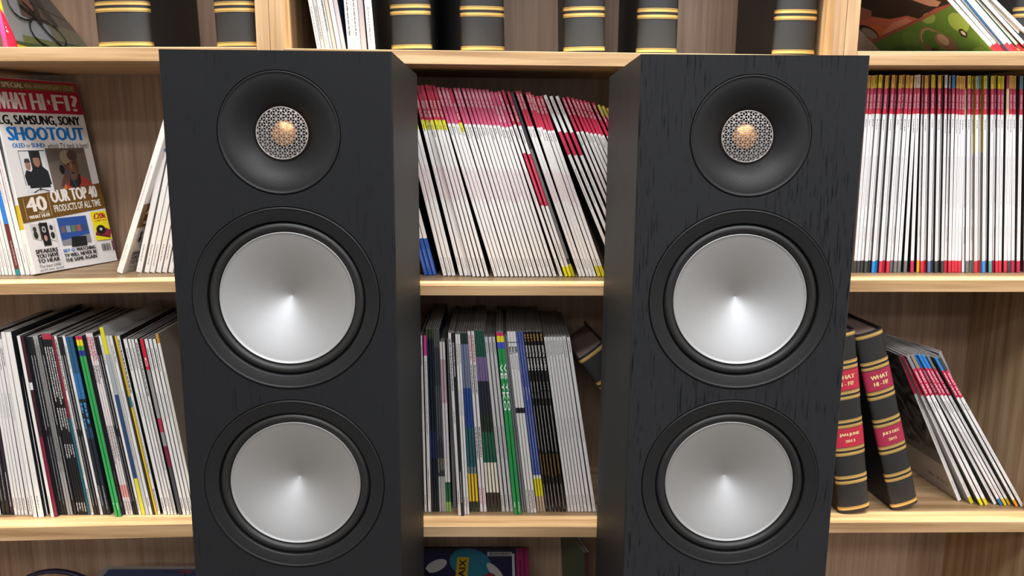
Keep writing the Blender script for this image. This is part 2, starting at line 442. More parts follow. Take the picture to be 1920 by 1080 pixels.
foots = [886, 894, 902.6, 911, 926.7, 934, 941.5, 949, 957.5, 965.5, 973.3, 981.3, 989.4, 997, 1005, 1013.7, 1021.3, 1029.4, 1037.8, 1049.8, 1059.5, 1066.5, 1073, 1086, 1092.5,
         1100, 1106.5, 1113, 1121, 1129, 1158, 1170, 1182, 1194, 1203, 1213, 1221.5, 1230, 1238.5, 1246.5, 1257, 1269, 1278, 1288]
hid = [(742, 831, 159), (750, 839.6, 159), (758, 847.5, 160), (772, 862, 160), (780.5, 871, 161)]
L = [(795.5, 700, 7, 160, 'blue', 517), (803.5, 708, 7.5, 160, 'blue', 517), (812, 717, 7.5, 160, 'blue', 517)]
L += [(b, a, 7, v, 'hfy', 518) for a, b, v in hid] + [(878.4, 784.5, 6, 162, 'hfl', 518)]
for (a, v, s), b in zip(tops, foots):
    w = 6.2 if s in ('hf', 'hfl', 'hfy') else 5.8
    if s in ('hfyf', 'hfw'): w = 6.6
    L.append((b, a, w, v, s, 519.5))
L = [q for q in L if not (q[0] > 1200 and q[1] > 1145)]
run_row(L, ZC, 'B', 518.5, 'leaning row between speakers, upper shelf', 'leaning magazines on the upper shelf between the speakers')

# --- right bay, upper shelf: the upright row
RB = [(1600, 1628, 'k'), (1605.7, 1634, 'k'), (1612.7, 1640, 'k'), (1620, 1648.3, 'k'), (1627, 1653.8, 'k'), (1634, 1660.4, 'b'), (1640.5, 1666.5, 'b'), (1647.6, 1672.6, 'r'), (1654.4, 1679.3, 'r'),
      (1661.3, 1686.3, 'r'), (1668.2, 1692.6, 'g'), (1675.2, 1699.6, 'g'), (1682.6, 1706.7, 'g'), (1694.2, 1715, 'g'), (1707, 1720.2, 'c'), (1718.7, 1729, 'o'), (1726, 1734.3, 'r'),
      (1732.6, 1740.7, 'r'), (1739, 1746.7, 'n'), (1746.5, 1752.8, 'n'), (1752.6, 1759.4, 'k'), (1758.8, 1766.3, 'k'), (1764.4, 1771.9, 'k'), (1770, 1780, 'r'), (1777.8, 1785.8, 'r'),
      (1783.8, 1793.5, 'r'), (1789.8, 1799.6, 'r'), (1796, 1804, 'r'), (1803.7, 1808.5, ''), (1810.6, 1814.5, 'g'), (1818, 1822, 'g'), (1826.9, 1829.5, 'r'), (1833.8, 1836.9, 'r'),
      (1841.5, 1844.9, 'b'), (1848.6, 1852, 'c'), (1853.9, 1858.2, 't'), (1860.6, 1864.9, 'c'), (1866.2, 1871.4, 'r'), (1871.8, 1877, 'r'), (1882, 1888, 'r'), (1889, 1893, 'k'), (1896.3, 1899.3, 'c'),
      (1906.5, 1912.6, 'c'), (1919.4, 1923, 'c')]
FOOT = dict(k=('#3c3c3e', 'charcoal'), b=('#1f86d8', 'bright blue'), r=('#c9283f', 'red'), g=('#6c6c6e', 'grey'), c=('#b8204a', 'crimson'), o=('#eaa51c', 'orange'), n=('#56688e', 'slate blue'), t=('#4a9690', 'teal'))
FOOT[''] = (WHT, 'plain white')
AM, YE, LV, BL, TE, MG, PA = '#efbb55', '#f0dd22', '#e4dfea', '#3a96ea', '#96c8b0', '#c8447a', '#efdca8'
HEAD = [AM, AM, YE, YE, AM, AM, AM, AM, AM, AM, AM, AM, AM, PA, LV, AM, AM, AM, '#ecd044', YE, AM, '#ecd044', LV, LV, BL, AM, AM, AM, MG, '#ecd044', '#ecd044', TE, TE, '#ecd044', BL, '#ecd044', '#ecd044', YE, YE, MG, AM, AM, '#5f9ab5', AM]
HN = {'#ecd044': 'lemon', AM: 'amber', YE: 'yellow', LV: 'lavender', BL: 'blue', TE: 'pale green', MG: 'magenta', PA: 'cream'}
L = []
for i, ((b, a, f), hc) in enumerate(zip(RB, HEAD)):
    fc, fn = FOOT[f]; hn = HN.get(hc, 'amber' if hc != '#5f9ab5' else 'pale blue')
    nxt = RB[i+1][0] if i+1 < len(RB) else b+8
    w = 6.3 if i not in (39,) else 7.4
    w = min(w, (nxt-b)*.93)
    band2 = '#efe0b4' if hc == MG else '#b92a4e'
    left = [(0, 1, rnd.choice(['#242a28', '#2a2f30', '#8f8a84', '#3c3a36']))]
    if i in (31, 32, 33): left = [(0, 1, '#8f8a82'), (0, .38, '#c2a81c')]
    S = dict(desc='%s-headed magazine with %s foot' % (hn, fn), bands=[(0, 1, '#ece8ea'), (0, .063, hc), (.063, .19, band2), (.165, .19, '#cf2546')] + ([(.938, 1, fc)] if f else []),
             left=left, right=[(0, 1, '#2a2f2c')],
             texts=[('M', .008, .055, '', '#6a5424', .35, .62), ('T', .092, .163, 'WHAT HI-FI?', '#f0c9d6', .18, .8), ('M', .215, .268, '', '#5a565c', .35, .65), ('M', .4, .66, '', '#8e8a90', .38, .55), ('M', .76, .83, '', '#aaa6a6', .38, .58)])
    if band2 != '#b92a4e': S['bands'] = [(0, 1, '#ece8ea'), (0, .063, hc), (.063, .19, band2)] + ([(.938, 1, fc)] if f else [])
    L.append((b, a, w, 141+.7*math.sin(i*1.7)+(1.5 if i > 24 else 0), S, 511.3+.7*math.sin(i*2.9)))
run_row(L, ZR, 'B', 511.5, 'upright row beside the right speaker', 'upright magazines on the upper right shelf')

# --- left bay, upper shelf
lbw = dict(desc='white-spined magazine', bands=[(0, 1, WHT)], texts=[('M', .4, .62, '', '#d79aa8', .3, .6), ('M', .86, .95, '', '#9a9693', .35, .6)], right=[(0, 1, '#3a3a3c')])
lbr = dict(desc='white magazine with blue-maroon stripe', bands=[(0, 1, WHT), (.5, .73, '#2a7fd6'), (.73, .97, '#6a2c2c'), (.97, 1, '#2f8c8c')], texts=[('M', .82, .93, '', '#b9b1ad', .5, .8)], right=[(0, 1, '#dedad6')])
L = [(-20, -98, 6.5, 150, lbw, 516), (-12, -90, 6.5, 150, lbw, 516), (-4.5, -84, 6.5, 150, lbw, 516), (3, -78, 5.5, 150, lbw, 516), (9.3, -73, 6, 150, lbw, 516), (16.3, -68, 6.5, 150, lbw, 516),
     (24, -62, 5.3, 150, lbw, 516), (30, -57, 8, 150, lbr, 516), (39, -50, 8, 149, lbw, 516), (48.3, -41, 8.5, 148.5, lbw, 516)]
run_row(L, ZL, 'B', 516, 'row left of the anniversary cover', 'white magazines left of the anniversary cover')
lw = dict(desc='white-spined magazine leaning right', bands=[(0, 1, WHT)], texts=[('M', .2, .4, '', '#5c5a5a', .3, .62), ('M', .85, .95, '', '#8a8583', .35, .6)], right=[(0, 1, '#b9b5b0')], left=[(0, 1, '#c9c5c0')])
L = [(255, 332, 11, 148, lw, 512), (270.5, 345, 9.5, 148, lw, 512), (281, 356, 9.5, 148, lw, 512), (292.5, 367, 9.5, 148, lw, 512), (304, 378, 9, 148, lw, 512), (315.5, 389, 9, 148, lw, 512), (326, 399, 9, 148, lw, 512)]
run_row(L, ZL, 'B', 512, 'group touching the left speaker', 'magazines leaning right beside the left speaker')

def hifi_cover(p, w, h):
    """front cover print; X from the spine, Y up"""
    R_ = lambda x0, y0, x1, y1, c: p.rect(x0*w, y0*h, x1*w, y1*h, c)
    Tx = lambda s, x0, y0, x1, y1, c, b=.02, rot=0, sh=0: p.text(s, x0*w, y0*h, x1*w, y1*h, c, b, rot, sh)
    PP = lambda pts, c: p.poly([(x*w, y*h) for x, y in pts], c)
    E_ = lambda cx, cy, rx, ry, c, a=0: p.ell(cx*w, cy*h, rx*w, ry*h, c, a=a)
    R_(.002, .002, .998, .998, '#e4e0de')
    R_(.002, .825, .998, .998, '#b3163f')
    R_(.1, .945, .97, .987, '#7d6136')
    Tx('SPECIAL', .13, .953, .36, .979, '#e6dcc8', .03); Tx('40th ANNIVERSARY ISSUE!', .37, .953, .95, .979, '#cbbf9f', 0)
    E_(.045, .945, .065, .05, '#6b4a2a'); E_(.045, .945, .055, .042, '#7d5a36'); Tx('ANNIVERSARY', .0, .938, .09, .95, '#e0d5c0')
    Tx('WHAT', .02, .842, .36, .928, '#e8dfdc', .035); Tx('HI', .41, .842, .55, .928, '#e8dfdc', .035); Tx('FI?', .66, .842, .955, .928, '#e8dfdc', .035)
    st = [((.607+(.028 if k % 2 == 0 else .011)*math.sin(k*math.pi/5)), (.886+(.028 if k % 2 == 0 else .011)*math.cos(k*math.pi/5)*.72)) for k in range(10)]
    PP(st[::-1], '#e8dfdc')
    Tx('LG, SAMSUNG, SONY', .01, .757, .93, .812, '#15151a', .035)
    Tx('SHOOTOUT', .07, .682, .94, .752, '#1577c8', .055)
    Tx('OLED', .09, .645, .22, .668, '#1f6fc0', .03); Tx('or', .235, .645, .28, .66, '#3a3a40', 0); Tx('SUHD:', .295, .645, .45, .668, '#1f6fc0', .03)
    Tx('which TV tech is best?', .47, .64, .97, .668, '#3a3a40', 0)
    # television still with two people in dark hats and coats
    PP([(.13, .415), (.42, .415), (.42, .628), (.13, .628)], '#d9dadb'); R_(.13, .626, .42, .63, '#2a2a2c'); R_(.128, .45, .133, .63, '#2a2a2c')
    R_(.24, .53, .36, .626, '#2d302e')
    PP([(.15, .45), (.42, .45), (.41, .52), (.34, .555), (.27, .55), (.22, .52), (.17, .53), (.14, .5)], '#222428')
    E_(.305, .575, .038, .032, '#9c6f5c'); PP([(.25, .592), (.36, .592), (.345, .602), (.34, .62), (.275, .62), (.268, .602)], '#27282b')
    E_(.2, .553, .03, .026, '#a3766a'); PP([(.165, .567), (.235, .567), (.225, .588), (.178, .588)], '#3b3c3a')
    R_(.17, .435, .4, .452, '#222226'); p.line([(.2*w, .413*h), (.28*w, .43*h), (.37*w, .416*h)], .0016, '#37373a'); R_(.27, .42, .285, .45, '#37373a')
    # still of a man on a telephone against a grey-brown wall
    R_(.43, .405, .9, .64, '#6e6258'); PP([(.43, .56), (.43, .64), (.9, .64), (.9, .62)], '#5e544c')
    PP([(.5, .405), (.9, .405), (.9, .445), (.82, .48), (.74, .49), (.62, .46), (.55, .43)], '#a63a34')
    PP([(.62, .44), (.66, .5), (.78, .5), (.77, .45), (.7, .41)], '#2c211e')
    E_(.69, .545, .088, .08, '#5d4034'); E_(.655, .59, .075, .04, '#8c7c66', .5); E_(.73, .6, .06, .03, '#4a372f')
    E_(.7, .52, .045, .05, '#6f4c3c'); E_(.69, .545, .014, .02, '#8a6550'); E_(.66, .555, .012, .005, '#2a1c18'); E_(.725, .56, .012, .005, '#2a1c18'); E_(.695, .505, .022, .006, '#3d2620')
    PP([(.56, .42), (.64, .47), (.66, .5), (.62, .52), (.56, .48), (.52, .44)], '#5a3d30'); E_(.575, .525, .03, .026, '#18191c')
    p.line([(.6*w, .52*h), (.66*w, .49*h), (.7*w, .43*h)], .0022, '#2a4a6c'); PP([(.5, .405), (.6, .405), (.58, .45)], '#c06a30')
    # bronze banner
    PP([(.0, .262), (1, .302), (1, .442), (.0, .392)], '#6d4d1e')
    p.rough = .45
    p.line([(.055*w, .275*h), (.055*w, .385*h)], .0005, '#d8ccb4'); p.line([(.335*w, .288*h), (.335*w, .398*h)], .0005, '#d8ccb4')
    Tx('40', .085, .312, .3, .388, '#ebe4da', .04, .06); Tx('YEARS OF', .19, .302, .31, .312, '#d8ccb4', 0, .06)
    Tx('WHAT HI-FI?', .08, .278, .31, .296, '#ebe4da', .04, .06)
    Tx('OUR TOP 40', .37, .352, .93, .418, '#e9e2dc', .035, .045); Tx('PRODUCTS OF ALL TIME', .375, .302, .95, .34, '#e9e2dc', .015, .045)
    # three columns along the foot
    for x in (.33, .77): p.line([(x*w, .02*h), (x*w, .27*h)], .0003, '#8c8884')
    PP([(.06, .18), (.15, .165), (.15, .25), (.06, .255)], '#c8c5c2'); PP([(.15, .165), (.18, .18), (.18, .26), (.15, .25)], '#4a403c')
    R_(.165, .135, .25, .255, '#17171a'); E_(.2, .22, .022, .017, '#b4b0ad'); E_(.2, .22, .012, .009, '#2c2c30'); E_(.2, .175, .018, .016, '#b98a86')
    PP([(.25, .165), (.315, .15), (.32, .235), (.25, .255)], '#cfcccb'); E_(.285, .225, .02, .014, '#3c3836'); E_(.285, .185, .023, .018, '#2c2a2a'); E_(.1, .225, .02, .014, '#3c3836'); E_(.1, .195, .024, .02, '#2c2a2a')
    for s, y in (('SPEAKERS', .1), ('YOU HAVE', .075), ('TO HEAR', .05)): Tx(s, .055, y, .3, y+.021, '#1b1b1e', .04)
    Tx('The best £600', .055, .026, .3, .042, '#3a3a3e', 0); Tx("you'll ever spend", .055, .005, .32, .021, '#3a3a3e', 0)
    R_(.37, .125, .72, .27, '#2d4f96'); PP([(.37, .125), (.72, .125), (.72, .17), (.37, .15)], '#86878c')
    for k in range(5): R_(.39+k*.062, .19, .44+k*.062, .225, ['#6c5a5c', '#8a97a6', '#5c7a4c', '#9c5a50', '#3a4a66'][k])
    PP([(.47, .11), (.66, .11), (.67, .16), (.49, .165)], '#1c1d22')
    Tx('SKY Q:', .36, .085, .5, .104, '#1f6fc0', .04); Tx('WATCHING', .515, .085, .75, .104, '#1b1b1e', .04)
    Tx('TV WILL NEVER BE', .36, .06, .755, .079, '#1b1b1e', .04); Tx('THE SAME AGAIN', .36, .035, .74, .054, '#1b1b1e', .04)
    R_(.785, .125, .985, .285, '#e6d51e'); Tx('£20k', .815, .245, .97, .276, '#a81c2a', .05); Tx('COMPETITION', .815, .228, .97, .24, '#b8402a', .02)
    PP([(.79, .165), (.86, .205), (1.0, .175), (.97, .14)], '#8c2636'); PP([(.79, .165), (.97, .14), (.97, .132), (.79, .155)], '#5c1826'); E_(.87, .183, .06, .026, '#1c1b1e'); E_(.87, .186, .018, .008, '#c8c0bc')
    p.line([(.95*w, .19*h), (.93*w, .17*h)], .001, '#2c2c30')
    L_ = []; x = .83
    while x < .95:
        L_.append((x*w, .065*h, (x+.006)*w, .105*h)); x += rnd.choice((.009, .012, .016))
    p.rects(L_, '#2a2a2c'); R_(.965, .06, .985, .115, '#6b2a4a')

cover_st = dict(desc='', bands=[(0, 1, '#efede8'), (.645, .77, '#d8b81c')], left=[(0, 1, '#dedad6')], right=[(0, 1, '#e4e0de')],
                texts=[('M', .4, .64, '', '#d79aa8', .3, .5), ('M', .84, .95, '', '#b9b1ad', .3, .5)])
P = atz(57.5, 516.5, ZL['B'](-.705)); Q = at(-34, 146, P.y); Pb = atz(229, 488, ZL['B'](-.64)); Pa = atz(72, 516.5, ZL['B'](-.705))
yw = -math.atan2(Pb.x-Pa.x, Pb.y-Pa.y)
Mh, hh_ = place2(P+Vector((0, 0, .0005)), Q, yw)
hifi = magazine(Mh, .0105, hh_, .155, cover_st,
                'anniversary magazine with readable front cover and red masthead at far left', None, 5)
p = Print(); hifi_cover(p, .155, hh_); p.build('cover_print', hifi, frame((.0105, 0, 0), (0, 1, 0), (0, 0, 1)), 'red masthead cover print with photos and bronze banner')
P = atz(219, 513, ZL['B'](-.55)); Q = at(323, 168, P.y); P.z += .0036
Mh, hh_ = place2(P, Q, -.12)
h2 = magazine(Mh, .0095, hh_, .168, dict(cover_st, bands=[(0, 1, '#efede8')]),
              'white-spined magazine leaning right with half its cover showing beside the anniversary cover', None, 6)
p = Print(); hifi_cover(p, .168, hh_); p.build('cover_print', h2, frame((.0095, 0, 0), (0, 1, 0), (0, 0, 1)), 'dark banner cover print')

# --- left bay, middle shelf: the mixed row
def sty(desc, base, bands=(), texts=(), left='#1d2022', right='#26282b'):
    return dict(desc=desc, bands=[(0, 1, base)]+list(bands), texts=list(texts), left=[(0, 1, left)], right=[(0, 1, right)])
MW = [('M', .05, .16, '', '#55555a', .3, .65), ('M', .3, .45, '', '#8a8a8c', .35, .6), ('M', .9, .965, '', '#55555a', .3, .65)]
MK = [('M', .1, .5, '', '#c9c9cc', .3, .6), ('M', .55, .93, '', '#a9a9ac', .35, .6)]
ST['w'] = sty('white-spined magazine', '#dedbda', texts=MW)
ST['wt'] = sty('thick white-spined magazine', '#e2dfdb', texts=[('M', .88, .97, '', '#77777a', .3, .55)])
ST['wb'] = sty('white magazine with navy side', '#dedbda', [(.0, 1, '#dedbda')], MW, right='#2f4f74')
ST['k'] = sty('black-spined magazine', '#1b1b1f', texts=MK)
ST['kp'] = sty('dark plum magazine', '#2a1c2a', texts=[('M', .75, .95, '', '#c9c9cc', .3, .6)])
ST['cr'] = sty('crimson-edged magazine', '#7d1735', [(.0, .55, '#3a1420'), (.25, .29, '#d8d4d4')])
ST['gt'] = sty('grey magazine with black print', '#9c9a98', texts=[('M', .02, .7, '', '#2a2a2c', .1, .45), ('M', .05, .75, '', '#2a2a2c', .5, .85)])
ST['km'] = sty('black magazine with red badge', '#17171b', [(.0, .03, '#a8344a')], [('M', .07, .36, '', '#d6d2d0', .2, .8), ('M', .4, .52, '', '#d6d2d0', .2, .8), ('M', .6, .66, '', '#c9c9cc', .2, .8), ('M', .93, .98, '', '#d6d2d0', .2, .75)])
ST['te'] = sty('teal-spined magazine', '#1d5864', [(0, .45, '#7a1f30')])
ST['wk'] = sty('white magazine with black type', '#d9d6d3', texts=[('M', .02, .3, '', '#222', .2, .8), ('M', .35, .75, '', '#55555a', .25, .6), ('M', .85, .97, '', '#333', .3, .7)])
ST['bl'] = sty('blue-headed black magazine', '#15202a', [(0, .2, '#1f5378'), (.2, .34, '#2a68a0'), (.5, .56, '#1c3a5a')], [('M', .36, .42, '', '#3f8ccc', .15, .85), ('M', .45, .5, '', '#3f8ccc', .15, .85), ('M', .83, .96, '', '#a9a9ac', .3, .6)])
ST['gr'] = sty('green magazine with rainbow head', '#2f9a50', [(0, .018, '#c8285a'), (.018, .05, '#e0cf1e'), (.05, .075, '#4d9a3a'), (.075, .105, '#24348c')], [('M', .92, .95, '', '#d8e6d8', .3, .6)])
ST['pk'] = sty('pale pink magazine with red head lettering', '#ddd3d2', [(.83, .9, '#dc9490')], [('M', .02, .14, '', '#b8384c', .1, .9), ('M', .17, .26, '', '#333', .2, .8), ('M', .5, .7, '', '#6a5a5e', .2, .8), ('M', .92, .98, '', '#333', .25, .7)])
ST['yb'] = sty('wrapped navy magazine with yellow foot', '#24406c', [(.0, .14, '#d6cf1a'), (.14, .35, '#9aa3a8'), (.8, 1, '#d8cf3a')], right='#c9cbcc')
ST['cl'] = sty('pale grey magazine in clear wrapper', '#bfbfbd', texts=[('M', .1, .7, '', '#77777a', .3, .6)])
ST['ye'] = sty('yellow-spined magazine', '#d9b41e', [(.33, .39, '#2c6f86')], [('M', .08, .33, '', '#5c4a12', .3, .6)])
ST['ol'] = sty('olive-black magazine', '#2c2a1e')
ST['rd'] = sty('grey magazine with red head block', '#8f8d8e', [(0, .17, '#c0203c'), (.44, .52, '#a83048'), (.6, .72, '#7d1f38'), (.72, 1, '#45464a')], [('T', .1, .15, 'C', '#e6e0e0', .2, .8)])
ST['wp'] = sty('white magazine with plastic film', '#d6d3cf', texts=MW)
ST['am'] = dict(sty('cream magazine with amber corner', '#dcd8d0', [(0, .05, '#c08a2a')], [('M', .2, .6, '', '#8f8678', .35, .6)]), right=[(0, 1, '#8c8880')])
lcl = [(-14, 8, 'w'), (-5, 7, 'w'), (4.6, 6, 'k'), (11.6, 7, 'k'), (20, 6.6, 'kp'), (27.3, 5.6, 'w'), (33.6, 5.3, 'w'), (39.7, 5.6, 'wb'), (46.4, 6.3, 'w'), (54.4, 7.2, 'w'), (62.8, 7.5, 'wt'),
       (72, 11, 'wt'), (84.6, 5.4, 'w'), (95.6, 6, 'wt'), (102, 6.4, 'cr'), (109.5, 5.2, 'k'), (115.6, 5.2, 'k'), (121.3, 4.8, 'k'), (127, 4.8, 'gt'), (132.2, 4.8, 'gt'), (139, 5.6, 'k'),
       (146.5, 4.3, 'km'), (151.3, 4.3, 'km'), (156, 4.3, 'km'), (160.7, 4.1, 'km'), (165.2, 5.2, 'te'), (171, 5, 'wk'), (176.8, 5.5, 'k'), (182.8, 4.8, 'k'), (188.3, 5, 'w'), (194, 6.3, 'bl'), (201, 7, 'bl'),
       (215.8, 5.4, 'gr'), (222, 6, 'gr'), (229, 5.4, 'kp'), (236.2, 4.2, 'pk'), (240.8, 4.2, 'pk'), (245.4, 4.2, 'pk'), (250.3, 4, 'k'), (254.8, 4.6, 'k'), (260.4, 4.8, 'w'), (265.7, 7.2, 'yb'), (273.6, 6.6, 'cl'),
       (280.8, 5.6, 'w'), (287, 4.2, 'ol'), (291.6, 3.8, 'ye'), (296, 5.4, 'wk'), (306.8, 7, 'w'), (314.8, 5, 'w'), (320.4, 5, 'w'), (326.4, 5, 'wk'), (335, 7, 'rd'), (343, 6.2, 'w'), (350.2, 6, 'w'), (357.2, 6, 'w'), (364, 5.6, 'am')]
def slope_l(x):
    K = [(-20, .14), (5, .155), (96, .19), (217, .222), (306, .232), (364, .215)]
    for (a, s), (b, t) in zip(K, K[1:]):
        if x <= b: return s+(t-s)*max(0, x-a)/(b-a)
    return K[-1][1]
FRONT = {'wt': 971, 'gr': 970, 'cr': 970}
L = []
for i, (b, w, s) in enumerate(lcl):
    vt = {'km': 626, 'pk': 625, 'gr': 631, 'bl': 632, 'yb': 614, 'am': 626, 'k': 632}.get(s, 636 if b < 55 or b > 300 else 630)
    if b in (62.8, 72): vt = 623
    vb = FRONT.get(s, 966)
    L.append((b, b-slope_l(b)*(vb-vt), w, vt, s, vb))
run_row(L[:28], ZL, 'C', 967, 'left half, left middle shelf', 'mixed magazines on the left middle shelf')
run_row(L[28:], ZL, 'C', 967, 'right half, left middle shelf', 'mixed magazines on the left middle shelf')

# --- middle bay, middle shelf
ST['mg'] = sty('white magazine with magenta head', '#dcd8d8', [(0, .11, '#c83a8c')], [('M', .14, .55, '', '#77777a', .3, .6), ('M', .75, .95, '', '#77777a', .3, .6)])
ST['nk'] = sty('navy-black magazine with lime head flash', '#16202c', [(0, .05, '#3c4428'), (.55, .7, '#1d2c50')])
ST['gf'] = sty('dark grey magazine with pale foot', '#33353a', [(.0, .1, '#4a4c4a'), (.8, 1, '#a8a8a6')], [('M', .3, .6, '', '#8a8486', .3, .6), ('M', .7, .76, '', '#b8a890', .2, .7)])
ST['wg'] = sty('white magazine with green foot', '#cfc9ca', [(.1, .35, '#b79aa2'), (.82, .94, '#1f5a3c'), (.94, 1, '#86a858')])
ST['gb'] = sty('grey magazine set back', '#77767a', texts=[('M', .2, .6, '', '#44444a', .3, .6)])
ST['wb2'] = sty('white magazine with long black title', '#d4d2d2', texts=[('M', .03, .3, '', '#1b1b1f', .25, .75), ('M', .42, .5, '', '#55555a', .3, .6), ('M', .86, .95, '', '#55555a', .3, .6)])
ST['kw'] = sty('black magazine with white title', '#17181b', texts=[('M', .05, .22, '', '#e0dedc', .25, .7), ('M', .75, .92, '', '#c9c9cc', .3, .65)])
ST['bg'] = sty('green-blue magazine with yellow stripe', '#1d3f7a', [(0, .06, '#14302a'), (.06, .3, '#6a7690'), (.3, .52, '#1c3f86'), (.52, .74, '#1d5560'), (.74, .78, '#6a7a80'), (.78, .94, '#c0b46a'), (.78, .94, '#d8b41e'), (.94, 1, '#1c2c1c')])
ST['wr'] = sty('white magazine with red head lettering', '#d6d2d2', texts=[('M', .02, .17, '', '#c03048', .2, .8), ('M', .18, .34, '', '#44444a', .25, .75), ('M', .52, .68, '', '#44444a', .2, .8), ('M', .86, .97, '', '#c86a78', .25, .7)])
ST['g4'] = sty('green, violet and black banded magazine', '#15261e', [(0, .14, '#14483a'), (.14, .27, '#6c5c86'), (.27, .45, '#171a2c'), (.45, .55, '#12241a'), (.55, .72, '#14533e'), (.72, .89, '#d6d2c0'), (.89, 1, '#2c2820')])
ST['wl'] = sty('pale grey-spined magazine', '#bcbabb', texts=[('M', .03, .1, '', '#44444a', .3, .6), ('M', .5, .68, '', '#77777a', .3, .6), ('M', .9, .97, '', '#55555a', .3, .6)])
ST['wn'] = sty('white magazine with black number head', '#d6d4d2', [(.055, .06, '#55555a'), (.41, .44, '#1b1b1f')], [('M', .08, .13, '', '#1b1b1f', .05, .95), ('M', .13, .2, '', '#77777a', .4, .7), ('M', .87, .98, '', '#1b1b1f', .3, .7)])
ST['lv'] = sty('blue-violet magazine with yellow foot', '#4c5a9c', [(.79, .82, '#d8d8c8'), (.81, .91, '#cfc81e'), (.91, 1, '#b09a84')], [('M', .07, .22, '', '#8a96cc', .2, .5), ('M', .3, .36, '', '#b0b8dc', .3, .7), ('M', .45, .7, '', '#8a96cc', .35, .6)])
for k_ in ('bg', 'g4'): ST[k_]['left'] = ST[k_]['right'] = [(0, 1, '#c9c7c2')]
def dc(month, k): return sty('black camera magazine dated %s' % month.lower(), '#121214', [], [('T', .012, .05, k, '#c89638', .2, .8), ('T', .075, .21, 'DIGITAL CAMERA', '#f0eeea', .2, .85), ('T', .27, .36, month+' 2022', '#a9a8a8', .3, .72),
    ('M', .4, .66, '', '#b8b6b4', .3, .62), ('M', .67, .79, '', '#b8832c', .35, .65), ('M', .84, .98, '', '#b8b6b4', .35, .6)])
DF, DJ = dc('FEBRUARY', '251'), dc('JUNE', '256')
ST['wl2'] = sty('white slim magazine', '#d2d0d0', texts=[('M', .02, .1, '', '#44444a', .35, .65), ('M', .45, .58, '', '#a9a7a8', .35, .6), ('M', .9, .97, '', '#77777a', .35, .6)])
ST['gl'] = sty('green magazine with big white letters', '#1f8a48', [(0, .018, '#c8285a'), (.018, .05, '#e0cf1e'), (.05, .085, '#3a4fb8')], [('T', .165, .42, 'VE YKO', '#e6ece6', .1, .9), ('M', .93, .97, '', '#d8e6d8', .3, .6)])
mcl = [(796, 787, 4.5, 629, 'w'), (802.6, 793.7, 6.3, 629, 'mg'), (810, 798, 4.3, 617, 'nk'), (815, 803.5, 3.8, 617, 'nk'), (819.5, 808, 3.8, 617, 'nk'), (824, 812, 4.2, 616, 'gf'), (828.8, 816, 4, 616, 'gf'), (833, 820, 3.6, 617, 'gf'),
       (837, 823.8, 4.6, 641, 'wg'), (842, 829.2, 4.8, 641, 'wg'), (849.5, 837, 7.2, 634, 'gb', 953), (859.2, 840, 5.8, 624.5, 'wb2', 967), (865.6, 846.5, 4.8, 624.5, 'kw', 968), (870.9, 853.2, 4.4, 627, 'w', 965), (876, 858, 4.4, 627, 'w', 965),
       (881.2, 862.5, 4.2, 624.5, 'bg'), (887.2, 867.3, 4.5, 624.5, 'bg'), (893.6, 871.6, 4.6, 624.5, 'bg'), (900.8, 876.4, 5.4, 621, 'wr'), (907.3, 883, 5.6, 621, 'wr'),
       (914.5, 888.4, 4.8, 620, 'g4'), (921, 893, 4.9, 620, 'g4'), (927.8, 897.4, 4.9, 620, 'g4'), (934.5, 902, 4.9, 620, 'g4'),
       (941.5, 908.4, 6, 632, 'wl'), (949.2, 915.6, 6, 632, 'wl'), (957, 922.6, 5.8, 632, 'wl'), (963.9, 930, 7, 624, 'gl', 965), (971.8, 937, 6.6, 624, 'gl', 965), (979.3, 943.6, 3.6, 630, 'gb'), (983.8, 948, 4, 630, 'gb'),
       (989, 950.4, 5, 622, 'wn', 962), (995, 955.6, 5.2, 622, 'wn', 962), (1001, 960.8, 5.6, 622, 'wn', 962), (1008, 966.2, 4.4, 622, 'lv'), (1013.5, 971.2, 4.3, 622, 'lv'), (1018.6, 976, 4.3, 622, 'lv'),
       (1024, 981, 4.5, 622, DF), (1030, 986.6, 4.5, 622, DF), (1036, 992.3, 4.7, 622, DF), (1042.4, 998, 5.1, 622, DJ), (1049.2, 1004.2, 5.3, 622, DJ), (1056.2, 1010.8, 5.5, 622, DJ),
       (1065, 1019.6, 5.2, 632, 'wl2'), (1071, 1025.2, 5.2, 632, 'wl2'), (1077, 1030.8, 5.4, 632, 'wl2'), (1083.3, 1036.6, 5.4, 632, 'wl2'), (1089.6, 1042.4, 5.4, 632, 'wl2'), (1096, 1048.2, 5.6, 632, 'wl2'), (1103, 1054.2, 6.6, 631, 'wl2'), (1111.6, 1062.4, 6.6, 633, 'wl2')]
run_row(mcl[:26], ZC, 'C', 960, 'left half, middle shelf between speakers', 'mixed magazines on the middle shelf between the speakers')
run_row(mcl[26:], ZC, 'C', 960, 'right half, middle shelf between speakers', 'mixed magazines on the middle shelf between the speakers')

